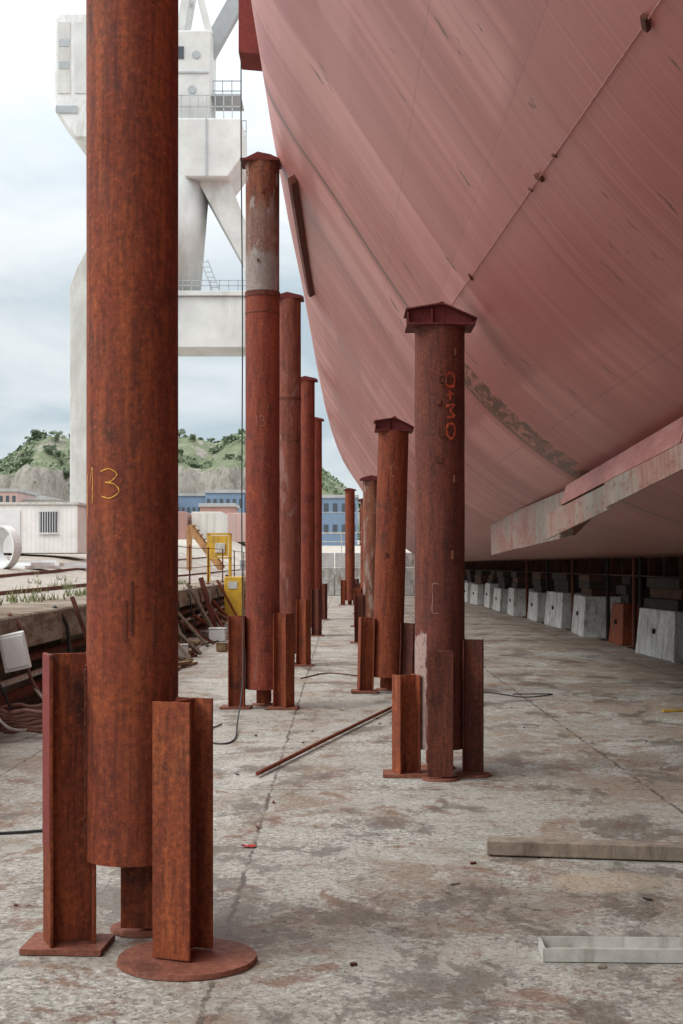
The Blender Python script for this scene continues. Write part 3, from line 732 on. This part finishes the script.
for i in range(70):
    y = 5.4+rs.random()**1.3*26; x = rs.choice([rs.gauss(-.9, .5), rs.uniform(-2.8, 4.5), rs.gauss(.9, .6)])
    if abs(x+.918) < .55 and 5.3 < y < 7.0: continue
    t = thing('wood_chip', (x, y, 0), 'small splinter of wood or scale on the floor', 'chip', 'small chips on the floor', rot=rs.uniform(0, 3))
    a, b, h = rs.uniform(.012, .055), rs.uniform(.005, .015), rs.uniform(.004, .010)
    g = Geo(); g.prism([(-a, -b), (a*.7, -b*.7), (a, b*.3), (-a*.4, b)], .003, .003+h); g.obj('chip', rs.choice(['rust_dark', 'wood', 'wood2', 'rust_dark', 'black', 'quay']), t)
def cable(name, pts, r, mat, label, cat='cable', group=None):
    t = thing(name, (0,0,0), label, cat, group); Geo().tube(spline(pts, 8), r, 6).obj('strand', mat, t, smooth=True); return t
cable('floor_cable', [(-3.2, 8.4, .03), (-2.4, 8.6, .012), (-1.85, 8.75, .012), (-1.5, 9.1, .012), (-1.3, 9.6, .012)], .010, 'black', 'black cable lying on the concrete floor')
cable('hanging_cable', [(-1.155, 16.1, 8.4), (-1.15, 16.05, 6.4), (-1.135, 16.05, 4.4), (-1.14, 16.0, 2.2), (-1.12, 15.9, 1.0), (-1.09, 15.4, .35), (-1.07, 14.4, .06), (-1.02, 13.3, .012), (-1.15, 13.0, .012), (-1.4, 13.6, .012), (-1.25, 14.6, .012)], .008, 'black', 'thin dark cable hanging beside a prop to the floor')
cable('thin_wire', [(1.5, 17.9, .01), (1.9, 18.2, .012), (2.3, 17.6, .01), (2.7, 17.9, .02), (2.2, 18.0, .01)], .008, 'black', 'loose loop of wire on the floor', 'wire')
cable('floor_wire', [(-.6, 20.5, .01), (-.2, 21.5, .012), (.3, 21.0, .01), (.5, 22.0, .012)], .010, 'rust_dark', 'rusty wire lying between props', 'wire')
t = thing('yellow_strip', (3.75, 15.9, 0), 'pale yellow strip lying on the floor', 'strip'); g = Geo(); g.beam((-.1,0,.015),(.6,.1,.015),.05,.02); g.obj('strip', 'yellow', t)
g = Geo()
for i in range(5000):
    y = 4.5+random.random()**1.6*34; x = random.uniform(-3.3, 5) if random.random() < .6 else random.gauss(-.9, .8)
    r = random.uniform(.003, .010)*(1+.3*(random.random() < .05)*4)
    a = [Vector((random.uniform(-1,1), random.uniform(-1,1), random.uniform(0,.8)))*r+Vector((x,y,.002)) for _ in range(4)]
    g.add(a, [(0,1,2),(0,1,3),(1,2,3),(0,2,3)])
o = g.obj('rubble', 'quay'); meta(o, 'scattered small concrete chips on the floor', 'rubble', kind='stuff')

# ------------------------------------------------------------------ left side clutter
t = thing('hose_coil', (-3.1, 13.9, 0), 'coil of reddish brown hose lying on the floor', 'hose')
g = Geo(); pts = []
for i in range(150):
    a = i*.25; pts.append((.36*math.cos(a)*(1+.14*math.sin(i*.7)), .42*math.sin(a)*(1+.12*math.cos(i*.5)), .03+i*.0014+.03*math.sin(i*.9)**2))
g.tube(pts, .025, 7); g.obj('hose', 'hose', t, smooth=True)
cable('white_hose', [(-3.42, 13.2, .75), (-3.3, 13.1, .4), (-3.1, 13.2, .12), (-2.95, 14.6, .03), (-3.1, 16, .03), (-3.2, 18, .03)], .014, 'galv', 'pale hose drooping to the floor', 'hose')
cable('black_hose', [(-3.36, 12.9, .9), (-3.2, 13.2, .5), (-3.25, 13.9, .22), (-3.35, 15.4, .04), (-3.1, 17, .02), (-3.3, 20, .02)], .016, 'black', 'black hose drooping to the floor', 'hose')
cable('grey_hose', [(-3.4, 14.9, .8), (-3.25, 15.0, .3), (-2.9, 15.3, .03), (-2.7, 16.5, .02), (-3.0, 18, .02)], .018, 'galv', 'grey hose drooping to the floor', 'hose')
for i in range(14):
    y = 14.5+i*2.3; mt = random.choice(['black', 'hose', 'galv', 'rust_dark'])
    cable('dock_edge_hose', [(-3.45, y, 1.17), (-3.33, y+.15, .95), (-3.3, y+.4, .45), (-3.1, y+.9, .06), (-2.6-random.random()*.4, y+1.8, .02), (-2.9, y+2.8, .02)], random.choice([.014, .02, .026]), mt, 'hose hanging over the dock edge', 'hose', 'hoses over the dock edge')
t = thing('socket_box', (-3.2, 13.9, .60), 'white electrical socket box leaning on the dock edge', 'electrical box')
g = Geo(); g.box(-.13,.13,-.08,.08,.03,.40); g.obj('housing', 'white', t, bevel=.008)
g = Geo(); g.box(-.11,.11,-.095,-.082,.06,.37); g.obj('cover', 'white', t, bevel=.005)
g = Geo(); g.beam((0,.09,.30),(-.2,.14,.36),.03); g.obj('bracket', 'rust_dark', t)
t.rotation_euler = (0, rad(-12), rad(12))
t = thing('yellow_cabinet', (-2.95, 38.5, 0), 'bright yellow electrical cabinet standing on the dock floor', 'cabinet')
g = Geo(); g.box(-.26,.26,-.2,.2,.12,1.35); g.obj('cabinet_body', 'yellow', t, bevel=.02)
g = Geo(); g.box(-.22,.22,-.215,-.203,.2,.95); g.obj('door', 'yellow', t)
g = Geo(); g.box(-.15,.1,-.22,-.203,1.02,1.22); g.obj('socket_panel', 'galv', t)
for x in (-.2,.2): g = Geo(); g.box(x-.03,x+.03,-.15,.15,0.002,.12); g.obj('foot', 'girder', t)
t = thing('yellow_frame_stand', (-3.75, 43, 1.14), 'yellow steel frame stand with panels on the dock edge', 'frame')
g = Geo()
for x in (-.33,.33):
    for y in (-.3,.3): g.beam((x,y,0),(x,y,1.5),.05)
for z in (.75,1.48):
    for y in (-.3,.3): g.beam((-.33,y,z),(.33,y,z),.05)
    for x in (-.33,.33): g.beam((x,-.3,z),(x,.3,z),.05)
g.obj('frame', 'yellow', t); g = Geo(); g.box(-.29,.29,-.32,-.30,.8,1.42); g.obj('panel', 'yellow', t)
g = Geo(); g.box(-.1,.2,-.36,-.322,.9,1.2); g.obj('motor_box', 'galv', t, bevel=.01)
t = thing('access_stair', (-4.55, 46, 1.5), 'orange wooden access stair beside the dock edge', 'stairs')
g = Geo()
for i in range(9): g.box(-.4+i*.11,-.4+i*.11+.16,-.4,.4,1.45-i*.15,1.48-i*.15)
g.obj('tread', 'orange', t)
for y in (-.42,.42): g = Geo(); g.beam((-.45,y,1.45),(.62,y,.05),.05,.2); g.beam((-.45,y,0),(-.45,y,1.45),.08); g.obj('stair_frame', 'orange', t)
def junk(name, loc, label, cat, parts, mat, group=None):
    t = thing(name, loc, label, cat, group); g = Geo()
    for p in parts: g.beam(*p)
    g.obj('body', mat, t); return t
for i in range(28):
    y = 17.5+i*1.15; mt = random.choice(['wood2', 'rust_leg', 'rust_dark', 'wood', 'wood', 'rust_dark', 'galv']); h = random.uniform(.5, 1.4)
    junk('leaning_beam', (-3.1, y, 0), 'worn beam leaning against the dock edge', 'beam', [((random.uniform(.1,.6), 0, .05), (-.28, random.uniform(-.8,.8), h), random.choice([.03,.05,.08,.12]), .05)], mt, 'scrap leaning on the dock wall')
for i in range(9):
    y = 19.5+i*3.1
    t = thing('plank_stack', (-2.95+random.uniform(-.1,.3), y, 0), 'untidy stack of old planks on the dock floor', 'planks', 'stacked planks by the wall', rot=random.uniform(-.4,.4))
    g = Geo()
    for k in range(8):
        Mx = Matrix.Rotation(random.uniform(-.3,.3), 4, 'Z'); yy = random.uniform(-.3,.3)
        g.box(-.3+.14*(k % 3), -.3+.14*(k % 3)+.10, -.7+yy, .7+yy, .01+(k//3)*.05, .05+(k//3)*.05, Mx)
    g.obj('plank', random.choice(['wood', 'wood2', 'rust_dark']), t)
for i, (x, y, s, mt) in enumerate(((-2.7, 30.5, .35, 'white'), (-2.6, 34, .3, 'galv'), (-2.3, 27, .2, 'wood2'), (-2.75, 45, .5, 'rust_leg'), (-2.5, 49, .45, 'galv'), (-2.2, 36, .2, 'white'), (-1.9, 52, .4, 'rust_dark'), (-2.9, 25, .3, 'galv'))):
    t = thing('scrap_crate', (x, y, 0), 'small dented metal crate by the dock wall', 'crate', 'crates by the wall', rot=i*.7)
    g = Geo(); g.box(-s/2,s/2,-s/2,s/2,.01,s*.8); g.obj('crate_body', mt, t, bevel=.015); g = Geo(); g.box(-s/2-.01,s/2+.01,-s/2-.01,s/2+.01,s*.8+.002,s*.86); g.obj('lid', mt, t)
for z, r, mt in ((.62, .05, 'rust_dark'), (.42, .035, 'galv'), (.25, .06, 'rust_dark')):
    t = thing('service_pipe', (0,0,0), 'long service pipe running under the coping', 'pipe', 'pipes under the dock edge'); g = Geo(); g.cyl((-3.55,-5,z),(-3.55,70,z), r); g.obj('pipe', mt, t, smooth=True)
for i in range(9):
    y = 24+i*4.6
    t = thing('guard_post', (-3.6, y, 1.15), 'rusty guard rail post on the dock edge', 'post', 'guard posts on the dock edge')
    g = Geo(); g.cyl((0,0,0),(0,0,1.0),.02); g.cyl((0,0,0),(0,0,.03),.07); g.obj('post', 'rust_dark', t)
for z in (.5, .98):
    cable('guard_wire', [(-3.6, 24, 1.15+z), (-3.6, 33, 1.1+z), (-3.6, 42, 1.16+z), (-3.6, 60.8, 1.15+z)], .01, 'rust_dark', 'wire between guard posts', 'wire')
for x in (-5.6, -7.4):
    t = thing('crane_rail', (0,0,0), 'rusty crane rail set in the yard', 'rail', 'crane rails'); g = Geo()
    ysr = [4, 12, 20, 30, 42, 60, 80]
    for a, b in zip(ysr, ysr[1:]): g.beam((x, a, zq(x, a)+.03), (x, b, zq(x, b)+.03), .08, .08)
    g.obj('rail', 'rust_dark', t)
g = Geo()
for i in range(1500):
    y = 12+random.random()*30; x = random.choice([-5.6, -7.4, -6.4, -4.6, -4.4])+random.gauss(0, .12); z = zq(x, y)
    if mnoise.noise((x, y*.5, 3)) < .18: continue
    h = random.uniform(.05, .2)
    for k in range(3):
        a = random.random()*6.28; d = Vector((math.cos(a), math.sin(a), 0))
        g.add([Vector((x,y,z)), Vector((x,y,z))+d*.025, Vector((x,y,z+h))+d*random.uniform(.0,.12)], [(0,1,2)])
o = g.obj('grass', 'grass'); meta(o, 'weeds growing along the rails', 'grass', kind='stuff')
t = thing('site_cabin', (-10.0, 45, zq(-10, 45)-.05), 'white corrugated site cabin with a dark louvred window', 'cabin')
g = Geo(); g.box(-1.9,1.75,-1.2,1.2,.1,1.62); g.obj('cabin_wall', 'corr', t, bevel=.02)
g = Geo(); g.box(-1.95,1.8,-1.25,1.25,1.622,1.70); g.obj('roof', 'galv', t)
g = Geo(); g.box(.55,1.1,-1.24,-1.205,.75,1.4); g.obj('window', 'glass', t)
g = Geo()
for i in range(7): g.box(.57+i*.078,.59+i*.078,-1.27,-1.242,.75,1.4)
g.box(.5,1.15,-1.27,-1.242,1.402,1.44); g.box(.5,1.15,-1.27,-1.242,.70,.748); g.obj('window_frame', 'white', t)
g = Geo(); g.box(-.75,-.05,-1.235,-1.205,.12,1.45); g.obj('door', 'white', t)
t = thing('duct_ring', (-8.35, 34.5, zq(-8.35, 34.5)+.52), 'big white ring shaped duct section lying on its rim', 'duct')
g = Geo(); seg = 32; v = []; f = []
prof = [(.50,-.12),(.54,-.12),(.54,.12),(.50,.12),(.36,.3),(.34,.3),(.34,.27),(.47,.10)]
for r, yy in prof:
    for k in range(seg): a = 2*math.pi*k/seg; v.append((r*math.cos(a), yy, r*math.sin(a)))
m = len(prof)
for i in range(m):
    for k in range(seg): f.append((i*seg+k, i*seg+(k+1) % seg, ((i+1) % m)*seg+(k+1) % seg, ((i+1) % m)*seg+k))
g.add(v, f); g.obj('ring', 'white', t, smooth=False); t.rotation_euler = (0,0,rad(-35))
for i, (x, y) in enumerate(((-8.2, 38), (-7.6, 39.5), (-9.3, 37), (-7.9, 36.2))):
    t = thing('white_board', (x, y, zq(x, y)), 'low white board pile on the gravel', 'boards', 'white boards on the yard', rot=.3*i)
    g = Geo(); g.box(-.6,.6,-.3,.3,.02,.1); g.box(-.5,.45,-.25,.3,.102,.18, Matrix.Rotation(.2, 4, 'Z')); g.obj('board', 'white', t)

# ------------------------------------------------------------------ crane
cr_ = thing('portal_crane', (0, 70, 0), 'large off-white portal crane with slanted legs and machine house', 'crane')
g = Geo()
g.prism([(-13.35, 2.4), (-12.3, 2.4), (-12.1, 12.5), (-11.2, 15.3), (-10.0, 20.6), (-10.7, 20.6), (-12.95, 16.4), (-13.35, 15.4)], -1.2, 1.0, 'y'); g.obj('leg', 'crane', cr_, bevel=.02)
g = Geo()
g.prism([(-4.6, 1.2), (-3.6, 1.2), (-3.5, 15.3), (-5.5, 20.6), (-7.1, 20.6), (-4.85, 16.5), (-4.7, 15.3)], -1.2, 1.0, 'y'); g.obj('leg', 'crane', cr_, bevel=.02)
g = Geo(); g.box(-12.0,-4.72,-1.6,1.4,12.3,14.8); g.box(-12.4,-4.55,-1.75,1.5,14.8,15.05); g.obj('beam', 'crane', cr_, bevel=.03)
g = Geo(); g.cyl((-9.1,0,15.05),(-9.1,0,20.6),2.05,2.5,32); g.obj('pedestal', 'crane', cr_, smooth=True)
g = Geo(); g.prism([(-12.2,20.9),(-11.8,20.5),(-5.5,20.5),(-4.85,21.4),(-4.85,23.4),(-12.2,23.4)], -2, 2, 'y'); g.obj('platform', 'crane', cr_, bevel=.08)
for x in (-10.5,-8.6,-6.6):
    g = Geo(); g.box(x,x+.06,-2.06,-2.003,20.6,23.35); g.obj('panel_seam', 'crane_dark', cr_)
g = Geo(); g.prism([(-12.3,23.42),(-8.4,23.42),(-8.4,28.7),(-13.7,28.7),(-14.05,28.4),(-14.05,23.9),(-13.6,23.3),(-13.0,22.5),(-12.3,22.5)], -1.6, 1.8, 'y'); g.obj('machine_house', 'white', cr_, bevel=.12)
for a, b in ((-13.85,-13.25),(-13.05,-12.4)):
    g = Geo(); g.box(a,b,-1.64,-1.602,24.7,28.2); g.obj('house_panel', 'crane', cr_, bevel=.01)
g = Geo(); g.box(-13.95,-12.9,-1.66,-1.602,23.75,24.1); g.obj('house_ledge', 'crane_dark', cr_)
for z in (25.9, 27.0):
    g = Geo(); g.box(-13.8,-13.3,-1.66,-1.642,z,z+.35); g.obj('vent', 'crane_dark', cr_)
g = Geo(); g.prism([(-8.3,23.42),(-6.45,23.42),(-6.35,27.8),(-8.3,27.8)],-1.6,1.2,'y'); g.obj('cab_tower', 'crane', cr_, bevel=.05)
for cx, cz in ((-7.3,24.9),(-7.1,26.6)):
    g = Geo(); g.cyl((cx,-1.64,cz),(cx,-1.56,cz),.2,.2,16); g.obj('window', 'crane_dark', cr_)
g = Geo(); g.box(-8.1,-7.7,-1.64,-1.602,26.4,27.0); g.obj('window', 'glass', cr_)
g = Geo(); g.box(-8.25,-6.5,-1.66,-1.602,25.7,25.78); g.obj('panel_seam', 'crane_dark', cr_)
g = Geo(); g.beam((-6.7,0,27.2),(-4.9,0,30.4),.7,.8); g.beam((-4.9,0,30.4),(3.0,0,44),.8,.9); g.obj('jib', 'crane_dark', cr_)
g = Geo(); g.beam((-8.0,-.8,27.8),(-6.6,-.8,36),.4); g.beam((-8.0,.8,27.8),(-6.6,.8,36),.4); g.beam((-9.8,-.8,28.7),(-6.6,-.8,36),.25); g.beam((-6.5,-.9,27.8),(-7.6,-.9,32.2),.35)
for z in (30, 31.6, 33.2): g.beam((-8.0+(z-28)*.175,-.8,z),(-8.0+(z-28)*.175,.8,z),.2)
g.obj('mast', 'crane', cr_)
def rail(x0, x1, y, z, h=1.1, n=6):
    g = Geo()
    for i in range(n+1):
        x = x0+(x1-x0)*i/n; g.beam((x,y,z),(x,y,z+h),.04)
    for k in (.5,1): g.beam((x0,y,z+h*k),(x1,y,z+h*k),.04)
    g.obj('railing', 'crane_dark', cr_)
rail(-8.2,-4.9,-1.95,23.4,1.1,8); rail(-8.2,-4.9,1.95,23.4,1.1,7); rail(-6.4,-5.0,-.2,24.8,1.0,3); rail(-8.2,-4.6,-1.7,15.05,.5,8)
g = Geo(); g.box(-6.4,-4.95,-1.2,1.2,24.75,24.83); g.obj('gangway', 'crane_dark', cr_)
g = Geo()
for x in (0, .35): g.beam((-6.9+x,-1.5,16.6),(-6.3+x,-1.5,15.05),.05)
for i in range(6): g.beam((-6.85+i*.09,-1.5,16.5-i*.25),(-6.5+i*.09,-1.5,16.5-i*.25),.035)
g.obj('ladder', 'crane_dark', cr_)
for x0 in (-14.0,-4.9):
    g = Geo(); g.box(x0,x0+1.9,-2.5,2.5,1.4,2.4 if x0 < -10 else 1.9); g.obj('bogie', 'crane_dark', cr_)

# ------------------------------------------------------------------ distant buildings
def building(x0, x1, y, z0, h, wall, roof, label, cols=8, rows=2, gable=False, depth=14, roofmat='roof'):
    t = thing('building', ((x0+x1)/2, y, z0), label, 'building', 'buildings beyond the shipyard'); W = x1-x0
    g = Geo(); g.box(-W/2, W/2, 0, depth, -4, h); g.obj('wall', wall, t)
    g = Geo()
    if gable: g.prism([(-W/2-.3,h+.01),(W/2+.3,h+.01),(0,h+W*.14)], -.4, depth+.4, 'y')
    else: g.box(-W/2-.2, W/2+.2, -.2, depth+.2, h+.01, h+.5)
    g.obj('roof', roofmat, t)
    for r in range(rows):
        g = Geo(); zc = h*(r+.35)/rows
        g.box(-W/2+.2, W/2-.2, -.05, -.01, zc-.1, zc-.02)
        g.obj('string_course', 'pale', t)
        for c in range(cols):
            cw = W/cols; x = -W/2+cw*(c+.25)
            g = Geo(); g.box(x, x+cw*.5, -.08, -.01, zc, zc+h/rows*.4); g.obj('window', 'glass', t)
def gz(y): return 1.13+.026*(y-12)
B = [(-55.5,-50.5,'pink',7.6,5,3),(-50,-44.5,'pale',6.4,0,0),(-44.2,-39,'brick',5.6,4,2),(-38.5,-33,'pale',6.9,5,2),(-32.5,-27,'brick',6.2,4,2),(-26.6,-21.5,'blue',7.2,6,1),(-21.2,-15.2,'blue',7.4,6,2),(-14.8,-10,'blue',6.8,4,2),(-9.5,-5,'brick',6.8,4,2),(-4.5,2.5,'blue',6.6,5,2),(3,12,'pale',5.8,6,2)]
for i, (a, b, m_, h, c, r) in enumerate(B):
    building(a, b, 218+(i % 3)*3, gz(218)-1, h, m_, 'roof', {'pink':'pink rendered building with small windows','pale':'pale rendered industrial shed','brick':'red brick building with rows of windows','blue':'blue clad industrial building with flat roof'}[m_], c, r, gable=(r == 0))
for (a, b, m_, h) in ((-24,-19.6,'pale',3.0),(-19.2,-14.6,'brick',4.4),(-52,-46,'pale',3),(-45,-38,'blue',2.6)):
    building(a, b, 190, gz(190)-.6, h, m_, 'roof', 'low workshop building in front of the town', 6, 1, depth=8)
for i, (x, y, m_) in enumerate(((-13.5,110,'brick'),(-10.8,112,'pale'),(-17,104,'blue'),(-8.6,120,'pink'),(-30,108,'pale'),(-24.5,100,'brick'))):
    t = thing('shipping_container', (x, y, gz(y)-.3), {'brick':'red brown shipping container','pale':'off-white shipping container','blue':'blue shipping container','pink':'faded pink shipping container'}[m_]+' on the yard', 'container', 'containers on the yard')
    g = Geo(); g.box(-1.2,1.2,0,6,0,2.5); g.obj('container_body', m_, t, bevel=.03)
    for k in (-.6, -.02, .57): g = Geo(); g.box(k,k+.04,-.06,-.031,.1,2.4); g.obj('locking_bar', 'galv', t)

# ------------------------------------------------------------------ hill
HP = [(-330,30),(-200,34),(-150,32),(-110,30),(-98,33),(-92,37.5),(-85,40),(-78,38),(-70,36),(-60,37),(-46,39),(-38,37),(-28,39),(-18,37),(-10,31),(0,24),(15,18),(60,14),(330,12)]
def hz(x, y):
    H = interp(HP, x) - 8; t = (y-345)/(420-345)
    n1 = mnoise.fractal((x*.03, y*.03, 5), 1, 2, 5); 
    t2 = t + .20*mnoise.noise((x*.05, 2.2, y*.01)) + .07*mnoise.noise((x*.2, 7.2, y*.02))
    prof = .25*sstep(-.1, .3, t2)+.42*sstep(.36, .46, t2)+.33*sstep(.46, 1.0, t2)
    if y > 420: prof = 1-.3*sstep(420, 560, y)
    return 8+H*prof + n1*2.4*sstep(-.1, .5, t)
v = []; f = []; xs = [-330+3*i for i in range(70)]+[-120+1.2*i for i in range(110)]+[12+6*i for i in range(54)]; ys = [335+1.5*i for i in range(66)]+[440, 470, 520, 600]
for x in xs:
    for y in ys: v.append((x, y, hz(x, y)))
ny = len(ys)
for i in range(len(xs)-1):
    for j in range(ny-1): f.append((i*ny+j, (i+1)*ny+j, (i+1)*ny+j+1, i*ny+j+1))
o = mesh_obj('hill', v, f, 'hill'); struct(o, 'green hill with grey rock cliff', 'hill')
def crown(rx, rz, z0, n, seed):
    rnd = random.Random(seed); g = Geo()
    lobes = [(Vector((rnd.uniform(-.7,.7)*rx, rnd.uniform(-.7,.7)*rx, z0+rnd.uniform(.05,.85)*rz*2)), rnd.uniform(.25,.5)) for _ in range(12)]
    for i in range(n):
        c, s = rnd.choice(lobes); d = Vector((rnd.gauss(0,1), rnd.gauss(0,1), rnd.gauss(0,1))).normalized()*rnd.uniform(.4,1.15)
        p = c+Vector((d.x*rx*s, d.y*rx*s, d.z*rz*s)); a = Vector((rnd.gauss(0,1), rnd.gauss(0,1), rnd.gauss(0,1))).normalized(); b = a.orthogonal().normalized(); sz = rnd.uniform(.12,.34)
        g.add([p-a*sz, p-b*sz, p+a*sz, p+b*sz], [(0,1,2,3)])
    return g
protos = []
for k in range(3):
    rx, rz = [(2.8,2.2),(3.6,2.3),(2.2,2.8)][k]
    tg = Geo(); tg.cyl((0,0,-1),(0.1,0,3),.28,.16,8); 
    for i in range(5): a = i*1.3; tg.cyl((.1,0,1.8+.2*i),(math.cos(a)*rx*.6,math.sin(a)*rx*.6,3.2+.5*i),.11,.03,6)
    to = tg.obj('trunk', 'trunk'); cg = crown(rx, rz, .7, 1100, k).obj('crown', 'leaf'); protos.append((to, cg))
rnd = random.Random(3); used = [False]*3
spots = []
for i in range(110):
    x = rnd.choice([rnd.uniform(-100,-68), rnd.uniform(-50,-6)]); y = rnd.choice([rnd.uniform(404,424), rnd.uniform(384, 400), rnd.uniform(345,362)])
    big = 1.0 if x < -68 else .55
    spots.append((x, y, rnd.uniform(.4,1.0)*big if y > 402 else rnd.uniform(.3,.55)))
for i, (x, y, s) in enumerate(spots):
    k = i % 3; e = thing('tree', (x, y, hz(x, y)-.3), 'leafy green tree on the hillside', 'tree', 'trees on the hill', rot=rnd.uniform(0, 6)); e.scale = (s*rnd.uniform(.9,1.4), s*1.1, s*rnd.uniform(.8,1.1))
    for p in protos[k]:
        if not used[k]: q = p
        else: q = p.copy(); COL.objects.link(q)
        q.parent = e
    used[k] = True
g = Geo()
for i in range(16000):
    x = rnd.uniform(-112, 8); y = rnd.uniform(338, 425)
    if mnoise.noise((x*.08, y*.08, 1)) < .02: continue
    t_ = (y-345)/75
    if .28 < t_ < .52 and rnd.random() < .93: continue
    p = Vector((x, y, hz(x, y)+rnd.uniform(0, 1.1))); a = Vector((rnd.gauss(0,1), rnd.gauss(0,1), rnd.gauss(0,1))).normalized(); b = a.orthogonal().normalized(); sz = rnd.uniform(.25,.65)
    g.add([p-a*sz, p-b*sz, p+a*sz, p+b*sz], [(0,1,2,3)])
o = g.obj('shrubs', 'leaf'); meta(o, 'green shrubs covering the hillside', 'shrubs', kind='stuff')
